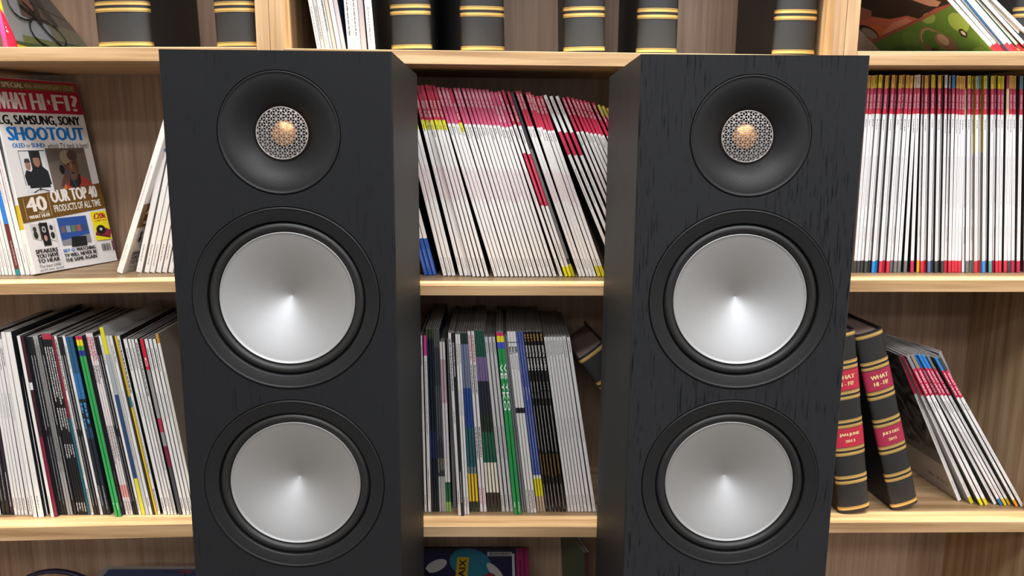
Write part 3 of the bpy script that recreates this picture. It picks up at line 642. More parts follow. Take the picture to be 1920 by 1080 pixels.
# --- right bay, middle shelf: the leaning group
def rc(hn, hc, fn, fc, **k):
    b = [(0, 1, '#dad7d9'), (0, .085, hc), (.085, .26, '#c0284c')]
    if hc == RED: b = [(0, 1, '#dad7d9'), (0, .26, RED)]
    if fc: b.append((.955, 1, fc))
    return dict(desc='%s-headed leaning magazine with %s foot' % (hn, fn), bands=b, left=[(0, 1, k.get('left', '#3a4238'))], right=[(0, 1, '#c4c2c2')],
                texts=[('T', .1 if hc != RED else .015, .245 if hc != RED else .12, 'WHAT HI-FI?', '#e8c6d2', .2, .8), ('M', .3, .36, '', '#6a686c', .3, .6), ('M', .5, .68, '', '#a9a7aa', .35, .6), ('M', .86, .93, '', '#a9a7aa', .3, .6)])
L = [(1796.5, 1684, 8.5, 666, rc('red', RED, 'white', None, left=MONO), 940.5), (1820, 1692, 8.5, 668, rc('red', RED, 'yellow', '#cdbf2a', left='#9aa0a4'), 945.5),
     (1838.5, 1699, 7.5, 668, rc('grey', '#7d8288', 'yellow', '#d6cc1c'), 949), (1847.5, 1707, 8, 667, rc('tan', '#8c7866', 'yellow', '#cfc02c'), 948.5), (1864, 1714, 7.5, 666, rc('blue', '#2478c8', 'white', None), 947),
     (1876, 1721, 6.5, 666, rc('blue', '#2478c8', 'blue', '#2c6cae'), 949), (1883.5, 1728, 6.5, 667, rc('blue', '#2478c8', 'yellow', '#d6b81c'), 949), (1891, 1737, 6.5, 668, rc('grey', '#6a747c', 'dull yellow', '#c0a02c'), 948),
     (1905, 1752, 6.5, 671, rc('blue', '#2478c8', 'orange', '#e2951c'), 951), (1914.5, 1759, 7.5, 672, rc('charcoal', '#3c3c40', 'white', None), 951)]
run_row(L, ZR, 'C', 948, 'group in the right bookcase', 'magazines leaning in the right bookcase', yaw=.1)
# grey cover standing behind that group
Sg = dict(desc='', bands=[(0, 1, '#8c8a88')], left=[(0, 1, MONO2)], right=[(0, 1, '#8c8a88')])
P = at(1872, 905, 1.262); P.z = ZR['C'](P.x)+.0005; Q = at(1760, 662, 1.262)
Mh, hh_ = place2(P, Q, .3)
gm = magazine(Mh, .006, hh_, .115, Sg, 'grey large-format magazine behind the leaning group in the right bookcase', None, 9)
# print on the first leaning cover
for o in [o for o in COL.objects if o.get('label', '').startswith('red-headed leaning magazine with white foot')]:
    h = max(v.co.z for v in o.data.vertices); d = max(v.co.y for v in o.data.vertices)
    p = Print(); p.rect(.001, .001, d-.001, h*.25, '#aba6a0'); p.poly([(.001, h*.25), (d-.001, h*.25), (d-.001, h*.36), (d*.5, h*.31), (.001, h*.4)], '#6f6c69')
    p.text('W V.S.S', d*.62, h*.09, d*.93, h*.115, '#2a2a2c', .03)
    p.build('cover_print', o, frame((0, d, 0), (0, -1, 0), (0, 0, 1)))

# --- top left shelf: bent cycling magazine
def bent_magazine():
    y0 = 1.185; t = .0055; d = .2; n = 12; mth = 14
    A0 = at(14, 88, y0); A0.z = ZL['A'](A0.x)+.0006; A1 = at(-4, 0, y0); lean0 = (A1-A0).normalized()
    B0 = at(182, 88, 1.37); B1 = at(118, 0, 1.37); H = .285
    V = []; 
    for i in range(n+1):
        f = i/n; g = f*f*(3-2*f)
        for j in range(mth+1):
            s = j/mth
            a = A0 + (A1-A0).normalized()*H*s
            b = B0.copy(); b.z = A0.z; q = (B1-B0).normalized(); b = b + q*H*s*.8 + Vector((-.05*s*s, 0, .04*s*s))
            V.append(a.lerp(b, .35*f+.65*g))
    me_v = []; M = len(V)
    nrm = Vector((1, 0, 0))
    for v in V: me_v.append(v)
    for v in V: me_v.append(v - nrm*t)
    Fc = []; I = []
    w = mth+1
    for i in range(n):
        for j in range(mth):
            a = i*w+j; Fc.append((a, a+w, a+w+1, a+1)); I.append(0)
            Fc.append((M+a, M+a+1, M+a+w+1, M+a+w)); I.append(1)
    for j in range(mth): a = j; Fc.append((a, a+1, M+a+1, M+a)); I.append(2); a = n*w+j; Fc.append((a, M+a, M+a+1, a+1)); I.append(1)
    for i in range(n): a = i*w; Fc.append((a, M+a, M+a+w, a+w)); I.append(1); a = i*w+mth; Fc.append((a, a+w, M+a+w, M+a)); I.append(1)
    m = mesh('magazine', me_v, Fc, [mat('#8b8f94', .25), mat('#cfcbc6', .8), mat('#d04aa0', .4)], I, True)
    o = link('magazine', m); tag(o, 'bent cycling magazine with pink spine on the top left shelf', 'magazine')
    # print patches that follow the bent cover
    def surf(u, v):
        x = max(0, min(n-1e-6, u*n)); y = max(0, min(mth-1e-6, v*mth)); i, j = int(x), int(y); fx, fy = x-i, y-j
        a = V[i*w+j].lerp(V[(i+1)*w+j], fx); b = V[i*w+j+1].lerp(V[(i+1)*w+j+1], fx); return a.lerp(b, fy)
    PV = []; PF = []; PI = []; PM = []; lay = [.0004]
    def patch(pts, c):
        mm = mat(c, .3)
        if mm not in PM: PM.append(mm)
        b = len(PV)
        for u, v in pts: PV.append(surf(u, v) + Vector((.8, -.5, .3)).normalized()*lay[0])
        PF.append(tuple(range(b, b+len(pts)))); PI.append(PM.index(mm)); lay[0] += .00004
    def strip(pts, wd, c):
        for (a, b), (c1, d1) in zip(pts, pts[1:]):
            L_ = math.hypot(c1-a, d1-b) or 1; nx, ny = -(d1-b)/L_*wd, (c1-a)/L_*wd
            patch([(a+nx, b+ny), (c1+nx, d1+ny), (c1-nx, d1-ny), (a-nx, b-ny)], c)
    def cell(u0, u1, v0, v1, c, k=5):
        for q in range(k):
            a, b = u0+(u1-u0)*q/k, u0+(u1-u0)*(q+1)/k; patch([(a, v0), (b, v0), (b, v1), (a, v1)], c)
    cell(.1, 1, .0, .05, '#4b5a3a'); cell(.25, 1, .05, .09, '#6c7046', 6); cell(.3, 1, .2, .3, '#5c4f44', 6); cell(.15, .5, .3, .5, '#5f7a45', 4); cell(.55, 1, .1, .22, '#75705a', 5)
    cell(.45, .95, .3, .6, '#4a443f', 5); cell(.6, 1, .48, .62, '#8a8f96', 4)
    patch([(.0, 0), (.17, 0), (.13, .09), (.06, .17), (0, .19)], '#c8203c'); patch([(0, .19), (.06, .17), (.05, .27), (0, .3)], '#e0a020'); patch([(0, .31), (.05, .29), (.02, .36), (0, .36)], '#d04aa0')
    strip([(.13, .02), (.3, .01), (.45, .012)], .012, '#c8b42c')
    for q in range(4): strip([(.03, .14-q*.017), (.09, .13-q*.017)], .003, '#efe6e6')
    for cx, cy, r_ in ((.5, .13, .16), (.3, .25, .14)):
        strip([(cx+r_*math.cos(a*.449), cy+r_*.55*math.sin(a*.449)) for a in range(15)], .006, '#1c1c1e')
    strip([(.3, .25), (.42, .22), (.5, .13), (.6, .05), (.8, .02)], .008, '#1c1c1e'); strip([(.42, .22), (.38, .33)], .008, '#1c1c1e')
    strip([(.42, .38), (.48, .28), (.46, .18)], .02, '#2a2524'); strip([(.54, .4), (.58, .3), (.64, .2)], .02, '#2a2524'); strip([(.36, .3), (.44, .26)], .02, '#7a4c40')
    ch = link('cover_print', mesh('cover_print', PV, PF, PM, PI), o)
    return o
bent_magazine()

# --- top middle shelf: slim white magazines
ST['a1'] = sty('slim white magazine', '#e4e1dd', texts=[('M', .75, .95, '', '#77777a', .3, .6)])
ST['a2'] = sty('cream slim magazine', '#dfd0bf'); ST['a3'] = sty('white magazine with dark print', '#e0dcd6', texts=[('M', .6, .9, '', '#44444a', .3, .6)])
ST['a4'] = sty('pinkish-grey slim magazine', '#cfc0bf', right='#2f4a66')
L = [(595, 7.5, 'a1'), (603.5, 7, 'a1'), (611, 7.5, 'a1'), (619, 5.5, 'a3'), (625.5, 6.5, 'a2'), (633, 7, 'a4'), (641, 8.5, 'a4'), (652.5, 12, 'a3'), (665.5, 11, 'a3'), (677.5, 10.5, 'a4'), (691, 12.5, 'a1')]
run_row([(b, b-(.19 if b < 650 else .09)*340, w, -250, s, 90) for b, w, s in L], ZC, 'A', 90, 'top shelf above the left speaker', 'slim magazines on the top shelf')

# --- top right shelf: fanned magazines with red feet
def rf(desc, left, foot='#d3263c'): return dict(desc=desc, bands=[(0, 1, '#e9e6e2'), (.91, 1, foot)], left=[(0, 1, left)], right=[(0, 1, '#d8d4d0')], texts=[('M', .3, .8, '', '#a9a5a2', .3, .6)])
fan = [(1879, 9, .9, rf('white magazine beside the dark grey gap', '#7d8280')), (1889.5, 7, .88, rf('white slim magazine', '#d8d4d0')), (1897.5, 10, .86, rf('white magazine with blue and yellow side', '#3d78b4')), (1908.5, 8, .9, rf('white magazine', '#cfe0e6')),
       (1921, 7, .92, rf('magazine with green side', '#3a8060')), (1933, 9, .95, rf('white magazine', '#2c2c2e')), (1948, 9, 1.0, rf('pale grey magazine', '#2c2c2e')), (1962, 9, 1.05, rf('pale grey thick magazine', '#b8b4b0'))]
run_row([(b, b-s*190, w, -96, S, 96) for b, w, s, S in fan], ZR, 'A', 96, 'red-footed fan at top right', 'fanned magazines on the top right shelf')
SA = dict(desc='', bands=[(0, 1, '#e6e2dc'), (.93, 1, '#d3263c')], left=[(0, 1, '#5c4a44')], right=[(0, 1, '#d8d4d0')])
P = Vector((.7121, 1.19, 0)); P.z = ZR['A'](P.x)+.0008; Q = at(1776, 0, 1.19)
Mh, hh_ = place2(P, Q, .25)
am = magazine(Mh, .006, .21, .205, SA, 'magazine with headphones on a green back cover, top right shelf', None, 77)
p = Print(); w, h = .205, .297; p.clip = (.0005, .0005, w-.0005, .2095)
HM = (1.84817, 0.06288, -0.70639, 0.43241, 1.26554, -0.43241, 0.14178, 0.06288)      # the picture printed on the cover is set in perspective on the page
def X2(a, b): k = HM[6]*a+HM[7]*b+1; return ((HM[0]*a+HM[1]*b+HM[2])/k*w, (HM[3]*a+HM[4]*b+HM[5])/k*h)
Q2 = lambda pts: [X2(a, b) for a, b in pts]
p.gain = 1.75  # inks lifted to make up for missing bounce light on this shaded cover
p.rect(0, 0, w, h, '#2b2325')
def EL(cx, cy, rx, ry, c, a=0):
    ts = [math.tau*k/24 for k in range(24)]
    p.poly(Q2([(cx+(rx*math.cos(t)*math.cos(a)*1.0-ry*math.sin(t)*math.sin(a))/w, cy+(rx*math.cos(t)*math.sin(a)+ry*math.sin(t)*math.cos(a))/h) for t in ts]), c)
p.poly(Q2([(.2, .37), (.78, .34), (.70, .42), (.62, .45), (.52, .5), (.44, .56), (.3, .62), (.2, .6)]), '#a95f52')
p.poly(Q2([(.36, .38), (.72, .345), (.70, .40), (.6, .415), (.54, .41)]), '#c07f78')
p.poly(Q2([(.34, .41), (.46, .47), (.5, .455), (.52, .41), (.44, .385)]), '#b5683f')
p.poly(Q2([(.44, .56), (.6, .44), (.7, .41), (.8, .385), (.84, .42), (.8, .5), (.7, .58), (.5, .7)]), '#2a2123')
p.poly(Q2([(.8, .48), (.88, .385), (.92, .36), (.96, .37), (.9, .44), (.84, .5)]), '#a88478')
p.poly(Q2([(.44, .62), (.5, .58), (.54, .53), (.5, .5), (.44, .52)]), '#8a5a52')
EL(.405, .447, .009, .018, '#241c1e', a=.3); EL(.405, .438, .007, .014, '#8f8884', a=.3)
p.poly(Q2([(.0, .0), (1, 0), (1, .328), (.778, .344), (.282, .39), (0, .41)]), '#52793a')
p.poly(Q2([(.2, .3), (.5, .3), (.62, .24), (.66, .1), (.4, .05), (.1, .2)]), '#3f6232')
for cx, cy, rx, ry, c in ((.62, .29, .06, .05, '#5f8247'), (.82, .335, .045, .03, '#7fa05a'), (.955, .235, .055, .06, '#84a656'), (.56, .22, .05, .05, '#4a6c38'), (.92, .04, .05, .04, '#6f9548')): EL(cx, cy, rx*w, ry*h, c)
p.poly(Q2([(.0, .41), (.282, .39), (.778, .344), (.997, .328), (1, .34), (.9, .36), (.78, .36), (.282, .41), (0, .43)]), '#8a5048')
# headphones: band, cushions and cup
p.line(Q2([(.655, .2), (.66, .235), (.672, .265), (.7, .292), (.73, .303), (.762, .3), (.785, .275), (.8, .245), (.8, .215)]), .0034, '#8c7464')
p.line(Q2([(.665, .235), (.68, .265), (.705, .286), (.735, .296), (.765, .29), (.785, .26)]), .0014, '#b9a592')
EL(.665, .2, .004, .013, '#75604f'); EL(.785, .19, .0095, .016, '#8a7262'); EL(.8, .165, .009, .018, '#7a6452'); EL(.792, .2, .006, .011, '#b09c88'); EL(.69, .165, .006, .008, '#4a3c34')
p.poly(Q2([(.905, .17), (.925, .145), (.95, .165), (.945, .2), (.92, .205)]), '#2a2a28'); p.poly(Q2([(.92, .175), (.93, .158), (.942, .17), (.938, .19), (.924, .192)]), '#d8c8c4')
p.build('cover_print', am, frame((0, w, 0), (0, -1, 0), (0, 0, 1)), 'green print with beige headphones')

# ------------------------------------------------------------------ bound volumes
def binder(M, t, h, d, label, group=None, title=None, dates=None, red='#a81f3f', bandset=None):
    """half-round spine at y=0, boards at the sides, page block recessed"""
    o = empty('bound_volume', M, label, 'book', group)
    n = 34; b = .003; bul = t*.2
    arc_ = [(t/2-t/2*math.cos(math.pi*i/n), bul-bul*math.sin(math.pi*i/n)**.8) for i in range(n+1)]
    def sheet(z0, z1, off, m, name, rnd_=0):
        V = []; Fc = []
        for z in (z0, z1):
            for x, y in arc_: 
                nx = (x-t/2)/(t/2)*off; V.append((x+nx, y-off, z))
            for x, y in arc_: V.append((x*.92+t*.04, y+b, z))
        k = n+1
        for i in range(n):
            Fc += [(i, i+1, 2*k+i+1, 2*k+i), (k+i+1, k+i, 3*k+i, 3*k+i+1), (i+1, i, k+i, k+i+1), (2*k+i, 2*k+i+1, 3*k+i+1, 3*k+i)]
        Fc += [(0, 2*k, 3*k, k), (k-1, 2*k-1, 4*k-1, 3*k-1)]
        return mesh(name, V, Fc, [m], smooth=False)
    sp = sheet(0, h, 0, LEATHER, 'spine'); link('spine', sp, o)
    for q in (0, t-b): link('cover_board', box(q, q+b, bul*.9, d, .0, h, LEATHER, .0008), o)
    link('pages', box(b, t-b, bul+.004, d-.006, .004, h-.005, BPAGES, name='pages'), o)
    bands = bandset or [q for c in (.178, .342, .498, .652, .812) for q in ((c-.0175, c-.0065), (c-.0225, c-.0198), (c+.0065, c+.0175), (c+.0198, c+.0225))] + [(.010, .022), (.0245, .027), (.972, .984), (.967, .9695)]
    for f0, f1 in bands: link('gilt_band', sheet(h*(1-f1), h*(1-f0), .0004, GILT, 'gilt_band'), o)
    lm = mat(red, .5, 0)
    def lab(f0, f1, lines):
        l = link('title_label' if lines is title else 'date_label', sheet(h*(1-f1), h*(1-f0), .0005, lm, 'label'), o); l['label'] = 'red spine label with gilt lettering'
        p = Print(); hh = (f1-f0)*h
        for i, s in enumerate(lines):
            yc = h*(1-f0)-hh*(.33+.34*i); sz = hh*.2 if i == 0 or lines is title else hh*.15; wd = t*.62 if (i == 0) else t*.5 if lines is title else t*.3
            p.text(s, t/2-wd/2, yc-sz/2, t/2+wd/2, yc+sz/2, GILTP, .1)
        # wrap the lettering on to the rounded spine
        for k_, v in enumerate(p.V):
            x = min(max(v[0], 0), t); c = (t/2-x)/(t/2); c = max(-1, min(1, c)); s_ = math.sin(math.acos(c))
            p.V[k_] = (v[0], v[1], -(bul-bul*s_**.8)+.0013)
        p.build('lettering', l, frame((0, 0, 0), (1, 0, 0), (0, 0, 1)))
    if title: lab(.206, .315, title)
    if dates: lab(.524, .626, dates)
    return o
# right bay, middle shelf
def bplace(ub, vb, ut, vt, y, zf, yaw=0):
    P = at(ub, vb, y); P.z = zf(P.x)+.0006; Q = at(ut, vt, y); return place2(P, Q, yaw)
M_, h_ = bplace(1676, 957, 1606, 631, 1.185, ZR['C'], .08)
binder(M_, .0445, h_, .2, 'black bound volume with red labels reading July-Dec 2015, right bookcase', 'bound volumes in the right bookcase', ['WHAT', 'HI - FI?'], ['JULY-DEC', '2015'], '#9c2143')
M_, h_ = bplace(1577, 957, 1546, 628, 1.175, ZR['C'], .05)
binder(M_, .0505, h_, .2, 'bound volume with red labels reading Jan-June, partly behind the right speaker', 'bound volumes in the right bookcase', ['WHAT', 'HI - FI?'], ['JAN-JUNE', '2013'], '#b3213c')
# middle bay: volume slumped against the magazines
P = at(1258, 905, 1.2); Q = at(1084, 676, 1.2); up = (Q-P).normalized(); P = Q - up*.31
tt = .05
low = P.z - ZC['C'](P.x); P = P + Vector((0, 0, 0))
binder(place(P, up, .1), tt, .31, .18, 'black bound volume slumped at a steep angle behind the right speaker')
# top shelf volumes
ub0 = [(178, 98, 'black bound volume on the top left shelf, beside the cycling magazine', ZL, 1.19, 0), (403.5, 73, 'black bound volume on the top left shelf against the bookcase side', ZL, 1.19, 0),
       (733, 73, 'black bound volume on the top shelf, nearest the slim white magazines', ZC, 1.19, 0), (868, 82, 'black bound volume turned slightly, second from the left on the middle top shelf', ZC, 1.19, .26),
       (1057.5, 75, 'black bound volume left of the gap above the right speaker corner', ZC, 1.19, -.03), (1195, 74, 'black bound volume directly above the left edge of the right speaker', ZC, 1.19, 0),
       (1453, 77, 'black bound volume above the right speaker, against the bookcase side', ZC, 1.185, 0), (1901, 80, 'black bound volume at the far right edge of the top shelf', ZR, 1.19, 0)]
for u, w, lb, Z, y, yw in ub0:
    P = at(u, 88, y); P.z = Z['A'](P.x)+.0004; top = P+Vector((-.008 if u < 1100 else 0, 0, .31))
    binder(place2(P, top, yw)[0] if yw else place(P, top-P), w*y/FPX, .31, .185 if yw > .1 else .2, lb, 'black bound volumes on the top shelves')

# ------------------------------------------------------------------ bottom compartment
DZ = .048
def flatmag(cx, cy, z0, t, art, label, yaw=0, L_=.297, W_=.21, col='#3a1f4a'):
    S = dict(desc='', bands=[(0, 1, '#b83a6a')], left=[(0, 1, '#d8d4d0')], right=[(0, 1, col)])
    # lies flat: foot edge towards +x, spine towards the viewer
    M = Matrix(((0, 0, -1, 0), (0, 1, 0, 0), (1, 0, 0, 0), (0, 0, 0, 1)))
    M = Matrix.Translation((cx, cy, z0)) @ Matrix.Rotation(yaw, 4, 'Z') @ M
    o = magazine(M, t, L_, W_, S, label, 'magazines lying in the bottom middle compartment')
    if art:
        p = Print(); art(p, W_, L_); p.build('cover_print', o, frame((t, 0, 0), (0, 1, 0), (0, 0, 1)))
    return o
def cyc(p, w, h):
    p.rect(0, 0, w, h, '#2a2a4a'); p.rect(0, 0, w, h*.075, '#b03468'); p.rect(w*.5, h*.085, w*.9, h*.1, '#d8d4d4')
    p.micro(w*.55, h*.02, w*.95, h*.035, '#6a1f4a', rnd); p.micro(w*.1, h*.045, w*.8, h*.06, '#6a1f4a', rnd)
    L_ = []; x = .72
    p.rect(w*.86, h*.1, w*.93, h*.25, '#c8c6c8')
    y = .11
    while y < .24: L_.append((w*.87, h*y, w*.92, h*(y+.004))); y += rnd.choice((.007, .01))
    p.rects(L_, '#26262c')
    for c, a, b, r1, r2, rr in (('#2f7f96', .75, .35, .25, .12, .3), ('#c8c4c0', .6, .2, .16, .03, .4), ('#8a3a44', .45, .25, .14, .05, -.3), ('#3f9ab0', .35, .16, .1, .04, .2), ('#cbc6c4', .7, .55, .12, .05, -.5), ('#1f2026', .5, .65, .18, .08, .1), ('#7a5c66', .62, .8, .14, .06, .3), ('#b8b2b4', .4, .8, .16, .03, .5)):
        p.ell(w*a, h*b, w*r1, h*r2, c, a=rr)
    p.rect(w*.05, h*.36, w*.84, h*.43, '#cfa82c'); p.text('ROUBAIX', w*.08, h*.375, w*.8, h*.415, '#1b1b1f', .04)
    p.rect(w*.05, h*.43, w*.5, h*.47, '#b03048'); p.micro(w*.08, h*.44, w*.45, h*.46, '#e0c8cc', rnd)
zt = 1-.7413
flatmag(.052, 1.155, zt-.006, .006, cyc, 'cycling magazine with yellow title strip, topmost of the low stack between the speakers')
cnt = ['second', 'third', 'fourth', 'fifth', 'sixth', 'seventh', 'eighth', 'ninth']
z = zt-.006
for i in range(8):
    t_ = min(.026, z-DZ) if i < 7 else z-DZ-.0004
    if t_ < .002: break
    z -= t_+.0002
    flatmag(.049+.004*math.sin(i*2), 1.156, z, t_, None, 'pale thick magazine lying flat, %s down in the low stack between the speakers' % cnt[i], col='#8a8a90')
# green magazine by the right speaker
P = at(1112, 1036, 1.25); g = dict(desc='', bands=[(0, 1, '#4a2c28')], left=[(0, 1, '#5c6a4c')], right=[(0, 1, '#6c7a58')])
hh = P.z-DZ-.0005; P.z = DZ+.0004; lean = Vector((-.015, 0, hh))
magazine(place(P, lean, .25), .008, lean.length, .13, g, 'green and brown magazine standing in the bottom compartment by the right speaker', None, 3)
# coiled dark cable, standing upright, left
cc = at(115, 1200, 1.29); top = at(112, 1061, 1.29).z
def coil():
    V = []; Fc = []; turns = 7; N = 40; k = 8; R_ = (top-DZ)/2-.003; V = []
    tot = turns*N
    ctr = Vector((at(112, 1061, 1.29).x, 1.2, DZ+R_+.004))
    for i in range(tot+1):
        a = 2*math.pi*i/N-math.pi/2; f = i/tot; rr = R_-.012*abs(math.sin(f*math.pi*3.2)); c = ctr + Vector((rr*math.cos(a), .022*f*turns*.55, rr*math.sin(a)))
        er = Vector((math.cos(a), 0, math.sin(a)))
        for j in range(k):
            b = 2*math.pi*j/k; V.append(c+er*.0038*math.cos(b)+Vector((0, 1, 0))*.0052*math.sin(b))
    for i in range(tot):
        for j in range(k): q = (j+1) % k; Fc.append((i*k+j, (i+1)*k+j, (i+1)*k+q, i*k+q))
    me = mesh('coiled_cable', V, Fc, [mat('#1d1830', .5, 0, 'dark_violet_cable')], smooth=True)
    o = link('coiled_cable', me); tag(o, 'coil of dark violet cable standing in the bottom left compartment', 'cable')
    link('plug', lathe([(.0005, -.006), (.003, -.005), (.003, .01), (.002, .011), (.002, .02), (.0004, .021)], mat('#c8953a', .3, .9, 'brass'), 16), o, Matrix.Translation(ctr+Vector((0, -.008, R_+.002))) @ Matrix.Rotation(.6, 4, 'Z') @ Matrix.Rotation(-.5, 4, 'X'))
coil()
# pale tray with blue insert on stacked cases
tz = at(275, 1067, 1.32).z
def case(x0, x1, y0, y1, z0, z1, label, top_col=None):
    bm = bmesh.new(); bmesh.ops.create_cube(bm, size=1)
    for v in bm.verts: v.co = Vector(((x0+x1)/2+v.co.x*(x1-x0), (y0+y1)/2+v.co.y*(y1-y0), (z0+z1)/2+v.co.z*(z1-z0)))
    vert = [e for e in bm.edges if abs(e.verts[0].co.z-e.verts[1].co.z) > .5*(z1-z0)]
    bmesh.ops.bevel(bm, geom=vert, offset=.014, segments=5, profile=.5, affect='EDGES')
    me = bpy.data.meshes.new('storage_case'); bm.to_mesh(me); bm.free(); me.materials.append(mat('#9a938c', .45, 0))
    o = link('storage_case', me); tag(o, label, 'box')
    if top_col:
        link('lid_panel', box(x0+.012, x1-.012, y0+.012, y1-.012, z1, z1+.0012, mat(top_col, .3), .0004), o)
        p = Print(); p.ell(x1-.05, (y0+y1)/2+.06, .012, .008, '#7a3c4c'); p.line([(x1-.09, y1-.02), (x1-.05, y0+.14), (x1-.03, y0+.1)], .003, '#2c3038'); p.build('lid_print', o, Matrix.Translation((0, 0, z1+.0013)))
x0 = at(190, 1069, 1.32).x
case(x0, x0+.205, 1.165, 1.33, DZ+.0003, (DZ+tz)/2, 'pale storage case beneath the blue-lidded one, bottom left compartment')
case(x0+.003, x0+.203, 1.166, 1.33, (DZ+tz)/2+.0004, tz, 'pale rounded storage case with blue lid, bottom left compartment', '#34466a')

# ------------------------------------------------------------------ loudspeakers
BLK = mat('#121315', .45, 0, 'black_driver_trim', .35); HORN = mat('#121315', .5, 0, 'black_waveguide', .3); RUB = mat('#0f1011', .5, 0, 'black_rubber')
ALU = mat('#adaeb0', .58, 1., 'satin_aluminium'); SIL = mat('#b3adab', .45, .35, 'silver_grille'); GOLD = mat('#d99a5e', .34, 1., 'gold_dome')
WS, HS, DS = .23, 1.0843, .305
R1, R2 = .06155, .09727
ZT, ZW1, ZW2 = 1.00356, .83179, .62436
def cabinet_mesh():
    bm = bmesh.new(); bmesh.ops.create_cube(bm, size=1)
    z0 = .045
    for v in bm.verts: v.co = Vector((v.co.x*WS, (v.co.y+.5)*DS, z0+(v.co.z+.5)*(HS-z0)))
    bmesh.ops.bevel(bm, geom=[e for e in bm.edges if abs(e.verts[0].co.z-e.verts[1].co.z) > .5], offset=.0022, segments=3, profile=.5, affect='EDGES')
    me = bpy.data.meshes.new('cabinet'); bm.to_mesh(me); bm.free(); me.materials.append(VENEER)
    o = link('cabinet', me)
    cut = []
    for z, r in ((ZT, R1+.0008), (ZW1, R2+.0008), (ZW2, R2+.0008)):
        bm = bmesh.new(); bmesh.ops.create_cone(bm, cap_ends=True, segments=96, radius1=r, radius2=r, depth=.1, matrix=Matrix.Translation((0, 0, z)) @ Matrix.Rotation(math.pi/2, 4, 'X'))
        c = bpy.data.meshes.new('cut'); bm.to_mesh(c); bm.free(); c.materials.append(BLK); co = link('cut', c); cut.append(co)
        md = o.modifiers.new('b', 'BOOLEAN'); md.operation = 'DIFFERENCE'; md.object = co; md.solver = 'EXACT'
    dg = bpy.context.evaluated_depsgraph_get(); dg.update()
    res = bpy.data.meshes.new_from_object(o.evaluated_get(dg))
    for c in cut: bpy.data.objects.remove(c)
    bpy.data.objects.remove(o); return res
CAB = cabinet_mesh()
def ring_prof():
    P = [(R2, .006), (R2, -.0006), (R2-.0006, -.0014), (R2-.0018, -.0016), (R2-.0026, -.0009), (R2-.0034, -.0006), (.0836, -.0006), (.0826, 0), (.0822, .004), (.0820, .012)]
    return P
def surr_prof():
    P = []
    for i in range(15):
        a = math.pi*i/14; P.append((.0768+.0052*math.cos(a), .0062-.0056*math.sin(a)))
    return [(.0822, .011)]+P+[(.0712, .009), (.0704, .0115)]
def cone_prof():
    P = [(.0712, .0085), (.0712, .0045), (.0708, .0036), (.0700, .0036)]; n = 26
    for i in range(n+1):
        r = .0698*(1-i/n); f = 1-r/.0698
        P.append((max(r, .00002), .0038+.0130*f+.0095*f**1.7-.030*max(0, f-.84)**1.9))
    return P
def horn_prof():
    P = [(R1, .004), (R1, -.0004), (R1-.0008, -.0010), (R1-.0018, -.0008), (R1-.0024, -.0002)]; n = 22; a, b = R1-.0026, .0268
    for i in range(n+1):
        f = i/n; P.append((a+(b-a)*f, -.0001+.017*f**2.1))
    return P+[(.0266, .019), (.0266, .03)]
def hy(r):
    a, b = R1-.0026, .0268; f = max(0, min(1, (a-r)/(a-b))); return -.0001+.017*f**2.1
def dimples():
    V = []; Fc = []; s = .0041
    for i in range(-16, 17):
        for j in range(-16, 17):
            x = i*s*.866; z = j*s+(s/2 if i % 2 else 0); r = math.hypot(x, z)
            if r < .0295 or r > .0545: continue
            b = len(V); n = 6
            for k in range(n+1):
                a = math.radians(200+140*k/n)
                for q, (dr, up) in enumerate(((.0011, -.0003), (.00085, .00016), (.0006, -.0003))):
                    X_, Z_ = x+dr*math.cos(a), z+dr*math.sin(a); V.append((X_, hy(math.hypot(X_, Z_))-up, Z_))
            for k in range(n):
                for q in range(2): Fc.append((b+3*k+q, b+3*k+q+1, b+3*k+3+q+1, b+3*k+3+q))
    return mesh('dimples', V, Fc, [HORN], smooth=True)
RG = .0262
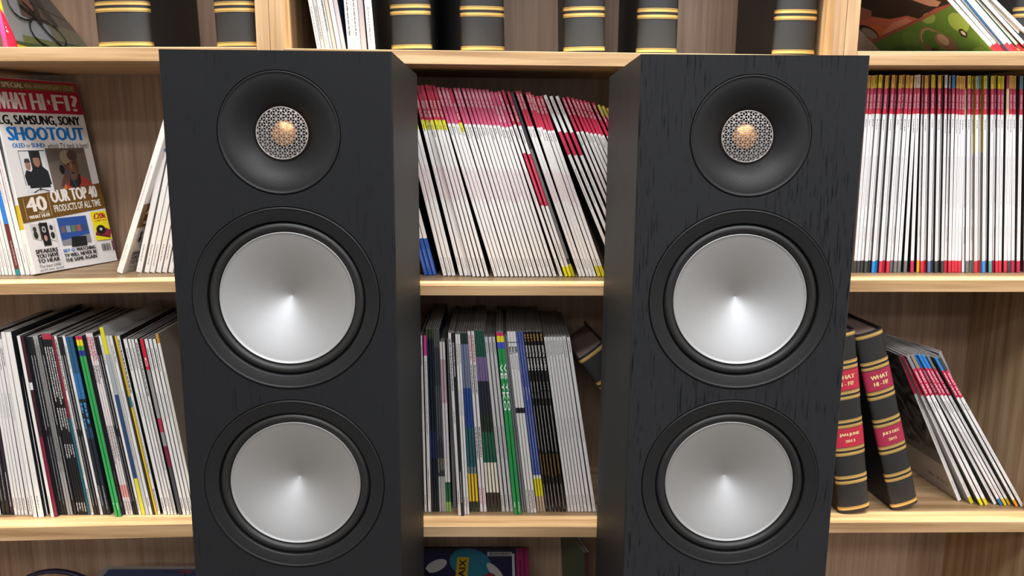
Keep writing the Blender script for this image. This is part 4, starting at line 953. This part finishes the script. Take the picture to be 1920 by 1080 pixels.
def grille():
    V = []; Fc = []; s = .00572; a = s/math.sqrt(3)
    def Y(x, z): return .0128-.0030*(1-(x*x+z*z)/RG**2)
    def seg(p, q, w=.00046):
        p = Vector(p); q = Vector(q)
        if p.length > RG and q.length > RG: return
        if p.length > RG: p, q = q, p
        if q.length > RG:
            d = q-p; lo, hi = 0, 1
            for _ in range(18):
                m = (lo+hi)/2
                if (p+d*m).length > RG: hi = m
                else: lo = m
            q = p+d*lo
        d = (q-p)
        if d.length < 1e-5: return
        n = Vector((-d.y, d.x)).normalized()*w/2; b = len(V)
        for c in (p, q):
            for sg in (-1, 1):
                u = c+n*sg; V.append((u.x, Y(u.x, u.y), u.y)); V.append((u.x, Y(u.x, u.y)+.0005, u.y))
        Fc.extend([(b, b+2, b+6, b+4), (b+1, b+5, b+7, b+3), (b, b+4, b+5, b+1), (b+2, b+3, b+7, b+6)])
    for i in range(-6, 7):
        for j in range(-7, 8):
            x = i*s*math.sqrt(3)/2; z = j*s+(s/2 if i % 2 else 0)
            for k in range(6):
                t = math.radians(60*k); seg((x, z), (x+a*math.cos(t), z+a*math.sin(t)))
    n = 72; b = len(V)
    for k in range(n):
        t = 2*math.pi*k/n
        for r, y in ((RG+.0006, .0126), (RG, .0120), (RG-.0005, .0126), (RG-.0002, .0136)): V.append((r*math.cos(t), y, r*math.sin(t)))
    for k in range(n):
        q = (k+1) % n
        for m in range(3): Fc.append((b+k*4+m, b+k*4+m+1, b+q*4+m+1, b+q*4+m))
    return mesh('grille', V, Fc, [SIL])
DOME = [(.0146*math.cos(math.radians(4+86*i/12)), .0215-.0075*math.sin(math.radians(4+86*i/12))) for i in range(13)]
ME = dict(ring=lathe(ring_prof(), BLK, 128), surr=lathe(surr_prof(), RUB, 128), cone=lathe(cone_prof(), ALU, 128), horn=lathe(horn_prof(), HORN, 128), dim=dimples(), gr=grille(),
          dome=lathe(DOME, GOLD, 48), pit=lathe([(.0266, .018), (.020, .022), (.013, .0222), (.0001, .0225)], mat('#0a090a', .6, 0), 48),
          base=box(-.105, .105, .03, .285, .022, .045, mat('#151617', .4), .003), foot=lathe([(.0002, -.011), (.008, -.011), (.009, -.008), (.009, .011), (.0002, .011)], mat('#202124', .35, .6), 24))
CAB2 = CAB.copy(); CAB2.materials[0] = VENEER2
def speaker(loc, ang, label, cab=None):
    r = empty('loudspeaker', Matrix.Translation(loc) @ Matrix.Rotation(ang, 4, 'Z'), label, 'speaker', 'pair of black floorstanding speakers')
    link('cabinet', cab or CAB, r); link('plinth', ME['base'], r)
    for x in (-.125, .125):
        for y in (.05, .265):
            f = link('foot', ME['foot'], r, Matrix.Translation((x*.78, y, .011)) @ Matrix.Rotation(math.pi/2, 4, 'X'))
    tw = link('tweeter', ME['horn'], r, Matrix.Translation((0, 0, ZT)))
    dm = link('dimples', ME['dim'], tw); dm['kind'] = 'stuff'
    g = link('tweeter_grille', ME['gr'], tw); g['label'] = 'silver geometric mesh grille'
    d = link('dome', ME['dome'], tw); d['label'] = 'gold dome behind the grille'
    link('dome_surround', ME['pit'], tw)
    for z in (ZW1, ZW2):
        w = link('woofer', ME['ring'], r, Matrix.Translation((0, 0, z)))
        link('surround', ME['surr'], w); c = link('cone', ME['cone'], w); c['label'] = 'satin silver dished cone'
    return r
speaker((-.22493, .82952, 0), .0189, 'black floorstanding speaker at the left, silver cones and smoother wood grain')
speaker((.25529, .83354, 0), -.02754, 'black floorstanding speaker at the right, standing before the bound volumes', CAB2)
